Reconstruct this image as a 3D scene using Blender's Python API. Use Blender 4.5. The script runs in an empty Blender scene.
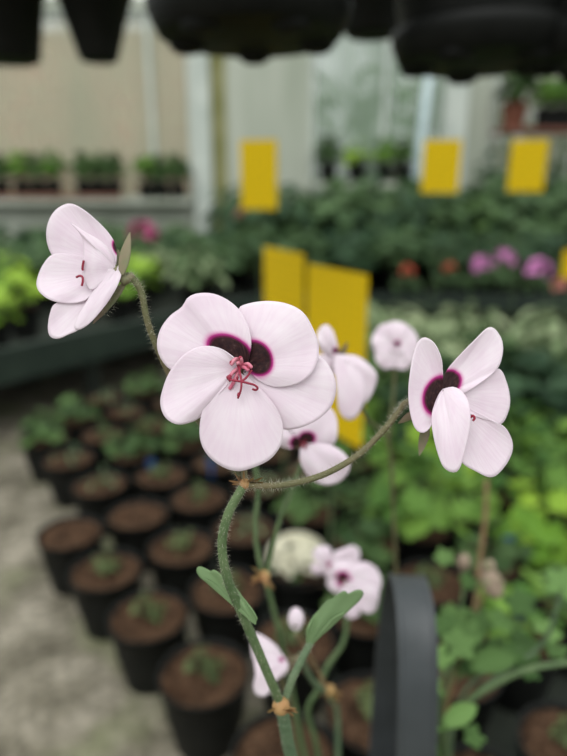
import bpy, math, random
from mathutils import Vector, Matrix, noise
SC = bpy.context.scene
COL = SC.collection
PI = math.pi
PITCH = math.radians(17)
FPX = 600.0
CAM = Vector((0, 0, .75))
AX = Vector((1, 0, 0)); AF = Vector((0, math.cos(PITCH), -math.sin(PITCH))); AU = Vector((0, math.sin(PITCH), math.cos(PITCH)))

def P(px, py, d):
    return CAM + d*(AX*((px-283.5)/FPX) + AF + AU*((378-py)/FPX))
def ray(px, py): return AX*((px-283.5)/FPX) + AF + AU*((378-py)/FPX)
def G(px, py, h):
    r = ray(px, py); return CAM + r*((h-CAM.z)/r.z)
def W(px, py, Y):
    r = ray(px, py); return CAM + r*(Y/r.y)
def cv(v):      # camera-aligned direction (right, up, towards viewer) -> world
    return (AX*v[0] + AU*v[1] - AF*v[2]).normalized()

# ---------------------------------------------------------------- materials
def newmat(name):
    m = bpy.data.materials.new(name); m.use_nodes = True
    nt = m.node_tree; nt.nodes.clear()
    return m, nt, nt.nodes, nt.links
def ramp(N, stops):
    r = N.new('ShaderNodeValToRGB'); e = r.color_ramp.elements
    while len(e) > 1: e.remove(e[-1])
    e[0].position = stops[0][0]; e[0].color = (*stops[0][1], 1)
    for p, c in stops[1:]:
        k = e.new(p); k.color = (*c, 1)
    return r
def noise_mat(name, cols, scale=8, rough=.6, bump=0, bscale=None, detail=4, spec=.3, coords='Object', stretch=None):
    m, nt, N, L = newmat(name)
    tc = N.new('ShaderNodeTexCoord'); mp = N.new('ShaderNodeMapping')
    if stretch: mp.inputs['Scale'].default_value = stretch
    L.new(tc.outputs[coords], mp.inputs['Vector'])
    nz = N.new('ShaderNodeTexNoise'); nz.inputs['Scale'].default_value = scale; nz.inputs['Detail'].default_value = detail
    L.new(mp.outputs[0], nz.inputs['Vector'])
    n = len(cols); r = ramp(N, [(.3 + .4*i/max(1, n-1), c) for i, c in enumerate(cols)])
    L.new(nz.outputs['Fac'], r.inputs[0])
    b = N.new('ShaderNodeBsdfPrincipled'); b.inputs['Roughness'].default_value = rough
    b.inputs['Specular IOR Level'].default_value = spec
    L.new(r.outputs[0], b.inputs['Base Color'])
    if bump:
        n2 = N.new('ShaderNodeTexNoise'); n2.inputs['Scale'].default_value = bscale or scale*4; n2.inputs['Detail'].default_value = 5
        L.new(mp.outputs[0], n2.inputs['Vector'])
        bp = N.new('ShaderNodeBump'); bp.inputs['Strength'].default_value = bump; bp.inputs['Distance'].default_value = .01
        L.new(n2.outputs['Fac'], bp.inputs['Height']); L.new(bp.outputs[0], b.inputs['Normal'])
    o = N.new('ShaderNodeOutputMaterial'); L.new(b.outputs[0], o.inputs[0])
    return m
def leaf_mat(name, c1, c2, rough=.5, transl=.3, scale=6):
    m, nt, N, L = newmat(name)
    at = N.new('ShaderNodeAttribute'); at.attribute_name = 'rnd'
    oi = N.new('ShaderNodeObjectInfo')
    ad = N.new('ShaderNodeMath'); ad.operation = 'MULTIPLY_ADD'; ad.inputs[1].default_value = .35
    L.new(oi.outputs['Random'], ad.inputs[0]); 
    mu = N.new('ShaderNodeMath'); mu.operation = 'MULTIPLY'; mu.inputs[1].default_value = .65
    L.new(at.outputs['Fac'], mu.inputs[0]); L.new(mu.outputs[0], ad.inputs[2])
    r = ramp(N, [(0.1, c1), (.9, c2)]); L.new(ad.outputs[0], r.inputs[0])
    b = N.new('ShaderNodeBsdfPrincipled'); b.inputs['Roughness'].default_value = rough; b.inputs['Specular IOR Level'].default_value = .16
    L.new(r.outputs[0], b.inputs['Base Color'])
    t = N.new('ShaderNodeBsdfTranslucent'); L.new(r.outputs[0], t.inputs[0])
    mx = N.new('ShaderNodeMixShader'); mx.inputs[0].default_value = transl
    L.new(b.outputs[0], mx.inputs[1]); L.new(t.outputs[0], mx.inputs[2])
    o = N.new('ShaderNodeOutputMaterial'); L.new(mx.outputs[0], o.inputs[0])
    return m
def petal_mat(name, blotched, base=(.83, .70, .78), base2=(.88, .79, .84)):
    m, nt, N, L = newmat(name)
    uv = N.new('ShaderNodeUVMap'); uv.uv_map = 'UVMap'
    mp = N.new('ShaderNodeMapping'); mp.inputs['Scale'].default_value = (26, 1.6, 1); L.new(uv.outputs[0], mp.inputs[0])
    nz = N.new('ShaderNodeTexNoise'); nz.inputs['Scale'].default_value = 1.6; nz.inputs['Detail'].default_value = 3
    nz.inputs['Distortion'].default_value = .35; L.new(mp.outputs[0], nz.inputs['Vector'])
    n2 = N.new('ShaderNodeTexNoise'); n2.inputs['Scale'].default_value = 3.0; n2.inputs['Detail'].default_value = 2; L.new(uv.outputs[0], n2.inputs['Vector'])
    r = ramp(N, [(.3, base), (.7, base2)]); L.new(n2.outputs['Fac'], r.inputs[0])
    # faint veins of deeper pink pigment
    vr = ramp(N, [(.42, (.95, .90, .94)), (.56, (1, 1, 1))]); L.new(nz.outputs['Fac'], vr.inputs[0])
    mv = N.new('ShaderNodeMix'); mv.data_type = 'RGBA'; mv.blend_type = 'MULTIPLY'; mv.inputs[0].default_value = .38
    L.new(r.outputs[0], mv.inputs[6]); L.new(vr.outputs[0], mv.inputs[7])
    col = mv.outputs[2]
    if blotched:
        at = N.new('ShaderNodeAttribute'); at.attribute_name = 'blotch'
        ad = N.new('ShaderNodeMath'); ad.operation = 'MULTIPLY_ADD'; ad.inputs[1].default_value = .16
        L.new(n2.outputs['Fac'], ad.inputs[0]); L.new(at.outputs['Fac'], ad.inputs[2])
        n3 = N.new('ShaderNodeTexNoise'); n3.inputs['Scale'].default_value = 14; n3.inputs['Detail'].default_value = 3; L.new(uv.outputs[0], n3.inputs['Vector'])
        dr = ramp(N, [(.4, (.018, .003, .006)), (.6, (.045, .012, .012)), (.75, (.09, .05, .05))]); L.new(n3.outputs['Fac'], dr.inputs[0])
        sc = N.new('ShaderNodeMath'); sc.operation = 'MULTIPLY'; sc.inputs[1].default_value = .5; L.new(ad.outputs[0], sc.inputs[0])
        f1 = ramp(N, [(.45, (0, 0, 0)), (.51, (1, 1, 1))]); L.new(sc.outputs[0], f1.inputs[0])
        f2 = ramp(N, [(.50, (.16, .003, .06)), (.56, (.50, .03, .25)), (.60, (.74, .34, .56)), (.70, (.82, .66, .75))]); L.new(sc.outputs[0], f2.inputs[0])
        m1 = N.new('ShaderNodeMix'); m1.data_type = 'RGBA'; L.new(f1.outputs[0], m1.inputs[0]); L.new(dr.outputs[0], m1.inputs[6]); L.new(f2.outputs[0], m1.inputs[7])
        f3 = ramp(N, [(.60, (0, 0, 0)), (.72, (1, 1, 1))]); L.new(sc.outputs[0], f3.inputs[0])
        m2 = N.new('ShaderNodeMix'); m2.data_type = 'RGBA'; L.new(f3.outputs[0], m2.inputs[0]); L.new(m1.outputs[2], m2.inputs[6]); L.new(col, m2.inputs[7])
        col = m2.outputs[2]
    bp = N.new('ShaderNodeBump'); bp.inputs['Strength'].default_value = .22; bp.inputs['Distance'].default_value = .0005
    L.new(nz.outputs['Fac'], bp.inputs['Height'])
    b = N.new('ShaderNodeBsdfPrincipled'); b.inputs['Roughness'].default_value = .55; b.inputs['Specular IOR Level'].default_value = .25
    b.inputs['Sheen Weight'].default_value = .15
    L.new(col, b.inputs['Base Color']); L.new(bp.outputs[0], b.inputs['Normal'])
    t = N.new('ShaderNodeBsdfTranslucent'); L.new(col, t.inputs[0])
    mx = N.new('ShaderNodeMixShader'); mx.inputs[0].default_value = .3
    L.new(b.outputs[0], mx.inputs[1]); L.new(t.outputs[0], mx.inputs[2])
    o = N.new('ShaderNodeOutputMaterial'); L.new(mx.outputs[0], o.inputs[0])
    return m

M = {}
M['petal'] = petal_mat('petal', False)
M['petal_b'] = petal_mat('petal_blotched', True)
M['mauve'] = noise_mat('mauve_petals', [(.55, .16, .42), (.72, .33, .62)], 60, .6)
M['magenta'] = noise_mat('magenta_petals', [(.35, .04, .13), (.5, .10, .25)], 60, .6)
M['red'] = noise_mat('red_petals', [(.42, .05, .03), (.55, .12, .07)], 60, .6)
M['coral'] = noise_mat('coral_petals', [(.55, .18, .15), (.6, .3, .25)], 60, .6)
M['cream'] = noise_mat('cream_petals', [(.50, .47, .33), (.66, .63, .50)], 60, .7)
M['budskin'] = noise_mat('bud_skin', [(.22, .15, .12), (.30, .24, .17)], 200, .8)
M['crimson'] = noise_mat('stigma_crimson', [(.22, .012, .035), (.32, .03, .06)], 300, .45)
M['pinkish'] = noise_mat('filament_pink', [(.55, .12, .20), (.65, .28, .33)], 400, .5)
M['stem'] = noise_mat('stem_green', [(.06, .105, .04), (.12, .17, .075)], 90, .6, .2)
M['stem_br'] = noise_mat('stem_olive', [(.09, .10, .04), (.15, .12, .065)], 120, .6, .2)
M['stem_bluish'] = noise_mat('stem_bluegreen', [(.085, .14, .075), (.13, .18, .10)], 90, .6, .2)
M['stem_tan'] = noise_mat('stem_tan', [(.22, .13, .07), (.16, .12, .05)], 90, .6, .2)
M['hair'] = noise_mat('hairs', [(.42, .40, .30), (.6, .58, .48)], 50, .6)
M['bract'] = noise_mat('bract_tan', [(.36, .17, .08), (.34, .24, .09)], 150, .7)
M['sepal'] = noise_mat('sepal_green', [(.13, .17, .07), (.24, .16, .12)], 150, .6)
M['heroleaf'] = leaf_mat('hero_leaf', (.14, .22, .10), (.24, .35, .17), .6, .3)
M['fresh'] = leaf_mat('fresh_leaf', (.11, .21, .06), (.20, .34, .10))
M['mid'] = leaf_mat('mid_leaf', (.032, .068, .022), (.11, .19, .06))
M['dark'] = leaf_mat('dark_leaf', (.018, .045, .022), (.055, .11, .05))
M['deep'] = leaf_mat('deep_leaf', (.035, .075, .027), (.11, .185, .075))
M['lime'] = leaf_mat('lime_leaf', (.13, .27, .03), (.38, .56, .06))
M['bright'] = leaf_mat('bright_leaf', (.06, .15, .03), (.20, .35, .06))
M['pale'] = leaf_mat('pale_leaf', (.15, .23, .10), (.42, .48, .28))
M['seed'] = leaf_mat('seedling_leaf', (.06, .09, .035), (.14, .18, .07))
M['p3leaf'] = leaf_mat('p3_leaf', (.05, .11, .03), (.15, .26, .08), .6, .3)
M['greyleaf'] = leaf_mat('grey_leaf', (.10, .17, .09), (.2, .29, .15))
M['black'] = noise_mat('black_plastic', [(.0045, .005, .0045), (.009, .0095, .0085)], 30, .55, .1, 200, spec=.18)
M['handle'] = noise_mat('handle_plastic', [(.030, .035, .038), (.042, .048, .052)], 60, .4, .12, 900, spec=.5)
M['soil'] = noise_mat('soil', [(.016, .009, .006), (.06, .033, .019), (.11, .062, .037)], 55, .95, 1, 160, spec=.1)
M['grit'] = noise_mat('soil_grit', [(.07, .035, .02), (.17, .10, .06)], 40, .95, spec=.1)
M['terra'] = noise_mat('terracotta', [(.11, .035, .02), (.16, .06, .035)], 20, .8)
M['traybrown'] = noise_mat('tray_brown', [(.13, .045, .03), (.19, .075, .05)], 20, .7)
M['rail'] = noise_mat('rail_green', [(.010, .018, .013), (.022, .034, .024)], 12, .6)
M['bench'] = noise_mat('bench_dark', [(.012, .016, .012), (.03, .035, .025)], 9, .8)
M['white'] = noise_mat('white_paint', [(.40, .44, .40), (.55, .58, .53)], 5, .5, .1)
M['bluepipe'] = noise_mat('pipe_paint', [(.36, .46, .48), (.5, .58, .6)], 5, .4)
M['blue'] = noise_mat('blue_tag', [(.01, .045, .14), (.012, .065, .2)], 20, .4)
M['wood'] = noise_mat('stake_wood', [(.28, .18, .07), (.38, .26, .12)], 40, .8)
M['metal'] = noise_mat('wire_metal', [(.05, .05, .05), (.1, .1, .1)], 40, .4)
M['stone'] = noise_mat('pebble_grey', [(.18, .17, .14), (.34, .32, .27)], 60, .9, .3)

def wall_mat():
    m, nt, N, L = newmat('wall_panel')
    tc = N.new('ShaderNodeTexCoord')
    nz = N.new('ShaderNodeTexNoise'); nz.inputs['Scale'].default_value = 1.6; nz.inputs['Detail'].default_value = 6
    mp = N.new('ShaderNodeMapping'); mp.inputs['Scale'].default_value = (2.5, 1, .35)
    L.new(tc.outputs['Object'], mp.inputs[0]); L.new(mp.outputs[0], nz.inputs[0])
    r = ramp(N, [(.3, (.28, .31, .24)), (.55, (.40, .42, .35)), (.75, (.48, .50, .43))]); L.new(nz.outputs[0], r.inputs[0])
    b = N.new('ShaderNodeBsdfPrincipled'); b.inputs['Roughness'].default_value = .8; L.new(r.outputs[0], b.inputs[0])
    o = N.new('ShaderNodeOutputMaterial'); L.new(b.outputs[0], o.inputs[0]); return m
M['wall'] = wall_mat()
M['moss'] = noise_mat('moss_stain', [(.17, .17, .06), (.27, .26, .13)], 6, .9)
def floor_mat():
    m, nt, N, L = newmat('gritty_floor')
    tc = N.new('ShaderNodeTexCoord')
    a = N.new('ShaderNodeTexNoise'); a.inputs['Scale'].default_value = 9; a.inputs['Detail'].default_value = 5; a.inputs['Roughness'].default_value = .65
    b_ = N.new('ShaderNodeTexNoise'); b_.inputs['Scale'].default_value = 70; b_.inputs['Detail'].default_value = 4
    c = N.new('ShaderNodeTexNoise'); c.inputs['Scale'].default_value = 5; c.inputs['Detail'].default_value = 3
    mp = N.new('ShaderNodeMapping'); mp.inputs['Location'].default_value = (3.3, 1.2, 5)
    L.new(tc.outputs['Object'], mp.inputs[0])
    for n in (a, b_): L.new(tc.outputs['Object'], n.inputs[0])
    L.new(mp.outputs[0], c.inputs[0])
    r1 = ramp(N, [(.34, (.085, .073, .048)), (.48, (.165, .145, .105)), (.66, (.31, .275, .215))]); L.new(a.outputs[0], r1.inputs[0])
    r2 = ramp(N, [(.3, (.5, .5, .48)), (.65, (1.15, 1.15, 1.15))]); L.new(b_.outputs[0], r2.inputs[0])
    m1 = N.new('ShaderNodeMix'); m1.data_type = 'RGBA'; m1.blend_type = 'MULTIPLY'; m1.inputs[0].default_value = 1
    L.new(r1.outputs[0], m1.inputs[6]); L.new(r2.outputs[0], m1.inputs[7])
    r3 = ramp(N, [(.52, (0, 0, 0)), (.68, (.55, .55, .55))]); L.new(c.outputs[0], r3.inputs[0])
    m2 = N.new('ShaderNodeMix'); m2.data_type = 'RGBA'; L.new(r3.outputs[0], m2.inputs[0]); L.new(m1.outputs[2], m2.inputs[6]); m2.inputs[7].default_value = (.13, .15, .06, 1)
    b = N.new('ShaderNodeBsdfPrincipled'); b.inputs['Roughness'].default_value = .9; L.new(m2.outputs[2], b.inputs[0])
    bp = N.new('ShaderNodeBump'); bp.inputs['Strength'].default_value = .6; bp.inputs['Distance'].default_value = .006
    L.new(b_.outputs[0], bp.inputs['Height']); L.new(bp.outputs[0], b.inputs['Normal'])
    o = N.new('ShaderNodeOutputMaterial'); L.new(b.outputs[0], o.inputs[0]); return m
M['floor'] = floor_mat()
def card_mat():
    m, nt, N, L = newmat('sticky_card_yellow')
    uv = N.new('ShaderNodeTexCoord'); sp = N.new('ShaderNodeSeparateXYZ'); L.new(uv.outputs['Object'], sp.inputs[0])
    outs = []
    for ax in ('X', 'Z'):
        mu = N.new('ShaderNodeMath'); mu.operation = 'MULTIPLY'; mu.inputs[1].default_value = 60; L.new(sp.outputs[ax], mu.inputs[0])
        fr = N.new('ShaderNodeMath'); fr.operation = 'FRACT'; L.new(mu.outputs[0], fr.inputs[0])
        lt = N.new('ShaderNodeMath'); lt.operation = 'LESS_THAN'; lt.inputs[1].default_value = .12; L.new(fr.outputs[0], lt.inputs[0]); outs.append(lt)
    mx = N.new('ShaderNodeMath'); mx.operation = 'MAXIMUM'; L.new(outs[0].outputs[0], mx.inputs[0]); L.new(outs[1].outputs[0], mx.inputs[1])
    c = N.new('ShaderNodeMix'); c.data_type = 'RGBA'; L.new(mx.outputs[0], c.inputs[0])
    c.inputs[6].default_value = (.72, .49, .006, 1); c.inputs[7].default_value = (.52, .36, .01, 1)
    b = N.new('ShaderNodeBsdfPrincipled'); b.inputs['Roughness'].default_value = .6; b.inputs['Specular IOR Level'].default_value = .12; L.new(c.outputs[2], b.inputs[0])
    t = N.new('ShaderNodeBsdfTranslucent'); L.new(c.outputs[2], t.inputs[0])
    mm = N.new('ShaderNodeMixShader'); mm.inputs[0].default_value = .15; L.new(b.outputs[0], mm.inputs[1]); L.new(t.outputs[0], mm.inputs[2])
    o = N.new('ShaderNodeOutputMaterial'); L.new(mm.outputs[0], o.inputs[0]); return m
M['card'] = card_mat()
def pane_mat(name, tint, haze):
    m, nt, N, L = newmat(name)
    tc = N.new('ShaderNodeTexCoord'); mp = N.new('ShaderNodeMapping'); mp.inputs['Scale'].default_value = (1, 1, .4); L.new(tc.outputs['Object'], mp.inputs[0])
    nz = N.new('ShaderNodeTexNoise'); nz.inputs['Scale'].default_value = 2.2; nz.inputs['Detail'].default_value = 4; L.new(mp.outputs[0], nz.inputs[0])
    r = ramp(N, [(.3, (haze-.25,)*3), (.7, (haze+.25,)*3)]); L.new(nz.outputs[0], r.inputs[0])
    tr = N.new('ShaderNodeBsdfTransparent'); df = N.new('ShaderNodeBsdfDiffuse'); df.inputs[0].default_value = (*tint, 1)
    tl = N.new('ShaderNodeBsdfTranslucent'); tl.inputs[0].default_value = (*tint, 1)
    a = N.new('ShaderNodeMixShader'); L.new(df.outputs[0], a.inputs[1]); L.new(tl.outputs[0], a.inputs[2])
    b = N.new('ShaderNodeMixShader'); L.new(r.outputs[0], b.inputs[0]); L.new(tr.outputs[0], b.inputs[1]); L.new(a.outputs[0], b.inputs[2])
    o = N.new('ShaderNodeOutputMaterial'); L.new(b.outputs[0], o.inputs[0]); return m
M['pane'] = pane_mat('hazy_glass', (.50, .50, .39), .5)
M['pane2'] = pane_mat('hazy_glass_green', (.30, .38, .29), .5)
def brick_mat():
    m, nt, N, L = newmat('outside_brick')
    tc = N.new('ShaderNodeTexCoord'); mp = N.new('ShaderNodeMapping'); mp.inputs['Rotation'].default_value = (PI/2, 0, 0); L.new(tc.outputs['Object'], mp.inputs[0])
    br = N.new('ShaderNodeTexBrick'); br.inputs['Scale'].default_value = 4
    br.inputs['Color1'].default_value = (.50, .27, .19, 1); br.inputs['Color2'].default_value = (.48, .38, .25, 1); br.inputs['Mortar'].default_value = (.42, .38, .30, 1)
    L.new(mp.outputs[0], br.inputs[0])
    b = N.new('ShaderNodeBsdfPrincipled'); b.inputs['Roughness'].default_value = .9; L.new(br.outputs[0], b.inputs[0])
    o = N.new('ShaderNodeOutputMaterial'); L.new(b.outputs[0], o.inputs[0]); return m
M['brick'] = brick_mat()

# ---------------------------------------------------------------- object helpers
class MB:
    def __init__(s): s.v = []; s.f = []; s.m = []; s.a = {}; s.uv = None
    def add(s, v, f, mi=0, rnd=None):
        o = len(s.v); s.v += [tuple(x) for x in v]; s.f += [tuple(i+o for i in q) for q in f]; s.m += [mi]*len(f)
        if rnd is not None: s.a.setdefault('rnd', {}); [s.a['rnd'].__setitem__(o+i, rnd) for i in range(len(v))]
    def box(s, lo, hi, mi=0):
        x0, y0, z0 = lo; x1, y1, z1 = hi
        s.add([(x0,y0,z0),(x1,y0,z0),(x1,y1,z0),(x0,y1,z0),(x0,y0,z1),(x1,y0,z1),(x1,y1,z1),(x0,y1,z1)],
              [(3,2,1,0),(4,5,6,7),(0,1,5,4),(1,2,6,5),(2,3,7,6),(3,0,4,7)], mi)
    def tube(s, pts, rad, n=8, mi=0, cap=True):
        pts = [Vector(p) for p in pts]; k = len(pts)
        if not isinstance(rad, (list, tuple)): rad = [rad]*k
        up = Vector((0.13, .2, 1)).normalized(); vs = []; fs = []; prev = None
        for i, p in enumerate(pts):
            t = (pts[min(i+1, k-1)] - pts[max(i-1, 0)]).normalized()
            a = t.cross(up) if prev is None else (prev - t*prev.dot(t))
            if a.length < 1e-6: a = t.orthogonal()
            a.normalize(); prev = a; b = t.cross(a)
            for j in range(n):
                q = 2*PI*j/n; vs.append(p + (a*math.cos(q) + b*math.sin(q))*rad[i])
        for i in range(k-1):
            for j in range(n):
                fs.append((i*n+j, i*n+(j+1) % n, (i+1)*n+(j+1) % n, (i+1)*n+j))
        if cap: fs.append(tuple(range(n-1, -1, -1))); fs.append(tuple((k-1)*n+j for j in range(n)))
        s.add(vs, fs, mi)
    def lathe(s, prof, n=32, c=(0, 0, 0), mi=0, close=False):
        vs = []; fs = []
        for r, z in prof:
            for j in range(n):
                q = 2*PI*j/n; vs.append((c[0]+r*math.cos(q), c[1]+r*math.sin(q), c[2]+z))
        for i in range(len(prof)-1):
            for j in range(n):
                fs.append((i*n+j, i*n+(j+1) % n, (i+1)*n+(j+1) % n, (i+1)*n+j))
        fs.append(tuple(range(n-1, -1, -1)))
        if close: fs.append(tuple((len(prof)-1)*n+j for j in range(n)))
        s.add(vs, fs, mi)
    def blob(s, c, r, n=6, mi=0, sq=(1, 1, 1), rnd=None, rot=None, jit=0, rs=random):
        vs = []; fs = []; m = n*2
        for i in range(n+1):
            th = PI*i/n
            for j in range(m):
                q = 2*PI*j/m; d = Vector((math.sin(th)*math.cos(q)*sq[0], math.sin(th)*math.sin(q)*sq[1], math.cos(th)*sq[2]))
                if rot is not None: d = rot @ d
                vs.append(Vector(c) + d*r*(1 + (rs.uniform(-jit, jit) if jit else 0)))
        for i in range(n):
            for j in range(m): fs.append((i*m+j, (i+1)*m+j, (i+1)*m+(j+1) % m, i*m+(j+1) % m))
        s.add(vs, fs, mi, rnd)
    def mesh(s, name, mats, smooth=True):
        me = bpy.data.meshes.new(name); me.from_pydata(s.v, [], s.f)
        for m in (mats if isinstance(mats, (list, tuple)) else [mats]): me.materials.append(m)
        me.polygons.foreach_set('material_index', s.m)
        if smooth: me.polygons.foreach_set('use_smooth', [True]*len(s.f))
        for k, d in s.a.items():
            a = me.attributes.new(k, 'FLOAT', 'POINT'); a.data.foreach_set('value', [d.get(i, .5) for i in range(len(s.v))])
        me.update(); return me
    def build(s, name, mats, parent=None, smooth=True, local=False):
        return link(name, s.mesh(name, mats, smooth), parent, local)
def link(name, me, parent=None, local=False):
    o = bpy.data.objects.new(name, me); COL.objects.link(o)
    if parent is not None:
        o.parent = parent
        if not local: o.matrix_parent_inverse = Matrix.Translation(-root_loc(parent))
    return o
def root_loc(p):
    l = Vector((0, 0, 0))
    while p is not None:
        l += p.location; p = p.parent if p.parent else None
        if p is not None and False: pass
        break
    return l
def tag(o, label=None, cat=None, group=None, kind=None):
    if label: o['label'] = label
    if cat: o['category'] = cat
    if group: o['group'] = group
    if kind: o['kind'] = kind
    return o
def thing(name, loc, label, cat, group=None, rz=0):
    o = bpy.data.objects.new(name, None); COL.objects.link(o); o.location = loc; o.rotation_euler = (0, 0, rz)
    o.empty_display_size = .02
    return tag(o, label, cat, group)
def copy_tree(o, parent=None):
    c = o.copy(); COL.objects.link(c); c.parent = parent
    for ch in [x for x in bpy.data.objects if x.parent == o]: copy_tree(ch, c)
    return c
def spline(pts, n=8, closed=False):
    pts = [Vector(p) for p in pts]; out = []; k = len(pts)
    for i in range(k-1):
        p0 = pts[max(i-1, 0)]; p1 = pts[i]; p2 = pts[i+1]; p3 = pts[min(i+2, k-1)]
        for j in range(n):
            t = j/n
            out.append(.5*((2*p1) + (p2-p0)*t + (2*p0-5*p1+4*p2-p3)*t*t + (3*p1-p0-3*p2+p3)*t**3))
    out.append(pts[-1]); return out
def resample(pts, n):
    d = [0]
    for a, b in zip(pts, pts[1:]): d.append(d[-1] + (b-a).length)
    out = []; j = 0
    for i in range(n):
        t = d[-1]*i/(n-1)
        while j < len(d)-2 and d[j+1] < t: j += 1
        w = (t-d[j])/max(1e-9, d[j+1]-d[j]); out.append(pts[j].lerp(pts[j+1], min(1, w)))
    return out

# a petal (or leaf) grown from its claw to an outline; outline = (px, py, dz) at distance D
def petal(name, parent, base, outline, D, mat, cup=0, dome=.0012, ripple=.0004, blotch=None, seed=0, N=56, K=22, thick=.00022, fold=0, serr=0, boff=0):
    ol = resample(spline([Vector(p) for p in outline], 8), N)
    b = Vector(base); vs = []; bl = []; uvs = []
    rs = random.Random(seed); ph = [rs.uniform(0, 6.28) for _ in range(4)]
    for i in range(K+1):
        s = max(.03, i/K)
        for j in range(N):
            t = j/(N-1); q = b.lerp(ol[j], s*(1 + serr*s*s*math.sin(t*PI)*abs(math.sin(t*PI*9))) )
            dz = q.z + dome*math.sin(PI*min(1, s))*math.sin(PI*t) + cup*s*s
            dz += ripple*s**2.5*(math.sin(9*t*PI*.7+ph[0]) + .6*math.sin(17*t+ph[1])) + .35*ripple*math.sin(26*t+ph[2])*s**1.2
            dz += fold*(-abs(t-.5)*2)*s
            # z: towards the viewer is positive
            vs.append(P(q.x, q.y, D - dz)); uvs.append((t, s))
            if blotch:
                cx, cy, rx, ry, an = blotch; dx, dy = q.x-cx, q.y-cy; ca, sa = math.cos(an), math.sin(an)
                bl.append(boff + math.hypot((dx*ca+dy*sa)/rx, (-dx*sa+dy*ca)/ry))
            else: bl.append(9)
    fs = [(i*N+j, i*N+j+1, (i+1)*N+j+1, (i+1)*N+j) for i in range(K) for j in range(N-1)]
    me = bpy.data.meshes.new(name); me.from_pydata([tuple(v) for v in vs], [], fs); me.materials.append(mat)
    me.polygons.foreach_set('use_smooth', [True]*len(fs))
    a = me.attributes.new('blotch', 'FLOAT', 'POINT'); a.data.foreach_set('value', bl)
    r = me.attributes.new('rnd', 'FLOAT', 'POINT'); r.data.foreach_set('value', [.5 + .3*math.sin(u[0]*12)*u[1] for u in uvs])
    u = me.uv_layers.new(name='UVMap')
    for lp in me.loops: u.data[lp.index].uv = (uvs[lp.vertex_index][0] + seed*.37, uvs[lp.vertex_index][1] + seed*.21)
    me.update()
    o = link(name, me, parent)
    sm = o.modifiers.new('thickness', 'SOLIDIFY'); sm.thickness = thick; sm.offset = 0
    return o
def hairs(mb, pts, rad, n, length, seed=0, mi=1, r=.00003, bundle=None):
    rs = random.Random(seed); pts = [Vector(p) for p in pts]
    for _ in range(n):
        i = rs.randrange(len(pts)-1); w = rs.random(); p = pts[i].lerp(pts[i+1], w); t = (pts[i+1]-pts[i]).normalized()
        rr = rad[i] if isinstance(rad, (list, tuple)) else rad
        a = t.orthogonal().normalized(); a.rotate(Matrix.Rotation(rs.uniform(0, 2*PI), 3, t))
        L_ = length*rs.uniform(.4, 1.1); d = (a + t*rs.uniform(-.4, .5)).normalized(); q = p + a*rr*.9; c = t.cross(a)
        mb.add([q+c*r, q-c*r, q+t*r*1.4, q + d*L_], [(0, 1, 3), (1, 2, 3), (2, 0, 3)], mi)
def stem(name, parent, ppts, r0, r1, mat, hair=0, hl=.0016, n=8, seg=8, seed=0):
    pts = spline([P(*p) for p in ppts], seg); k = len(pts)
    rad = [r0 + (r1-r0)*i/(k-1) for i in range(k)]
    mb = MB(); mb.tube(pts, rad, n)
    if hair: hairs(mb, pts, rad, hair, hl, seed)
    return mb.build(name, [mat, M['hair']], parent)
def blade(mb, p, d, side, L_, w, mi=0, curl=.2, nrm=None):
    p = Vector(p); d = Vector(d).normalized(); s = Vector(side); s = (s - d*s.dot(d)).normalized(); nn = d.cross(s)
    vs = []; k = 8
    for i in range(k+1):
        t = i/k; ww = w*math.sin(PI*(t*.92+.08))**.8*(1-t*.35); c = p + d*L_*t + nn*curl*L_*t*t
        vs += [c - s*ww + nn*ww*.35, c, c + s*ww + nn*ww*.35]
    fs = []
    for i in range(k):
        for j in (0, 1): fs.append((i*3+j, i*3+j+1, i*3+3+j+1, i*3+3+j))
    # give it thickness by a back skin
    o = len(vs); vs += [v + nn*w*-.12 for v in vs]; fs += [tuple(o+x for x in reversed(f)) for f in fs]
    mb.add(vs, fs, mi)

# ================================================================ camera, world
cam = bpy.data.cameras.new('camera'); co = bpy.data.objects.new('camera', cam); COL.objects.link(co)
co.location = CAM; co.rotation_euler = (PI/2 - PITCH, 0, 0)
cam.sensor_fit = 'VERTICAL'; cam.sensor_height = 36; cam.sensor_width = 27; cam.lens = FPX*36/756
cam.clip_start = .01; cam.clip_end = 100
cam.dof.use_dof = True; cam.dof.focus_distance = .1405; cam.dof.aperture_fstop = cam.lens/3.7
SC.camera = co
w = bpy.data.worlds.new('sky'); SC.world = w; w.use_nodes = True; nt = w.node_tree; N = nt.nodes; L = nt.links; N.clear()
tc = N.new('ShaderNodeTexCoord'); sp = N.new('ShaderNodeSeparateXYZ'); L.new(tc.outputs['Generated'], sp.inputs[0])
rp = ramp(N, [(.0, (.10, .11, .10)), (.45, (.22, .24, .23)), (.56, (.62, .66, .65)), (.66, (.95, 1.0, .99)), (1, (1.22, 1.27, 1.26))])
mm = N.new('ShaderNodeMath'); mm.operation = 'MULTIPLY_ADD'; mm.inputs[1].default_value = .5; mm.inputs[2].default_value = .5
L.new(sp.outputs['Z'], mm.inputs[0]); L.new(mm.outputs[0], rp.inputs[0])
bg = N.new('ShaderNodeBackground'); L.new(rp.outputs[0], bg.inputs[0]); bg.inputs[1].default_value = 1.0
o = N.new('ShaderNodeOutputWorld'); L.new(bg.outputs[0], o.inputs[0])
sun = bpy.data.lights.new('overcast_sun', 'SUN'); sun.energy = .8; sun.angle = math.radians(40); sun.color = (1, .99, .96)
so = bpy.data.objects.new('overcast_sun', sun); COL.objects.link(so); so.rotation_euler = (math.radians(38), math.radians(-14), 0); so.location = (0, 0, 4)
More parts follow.
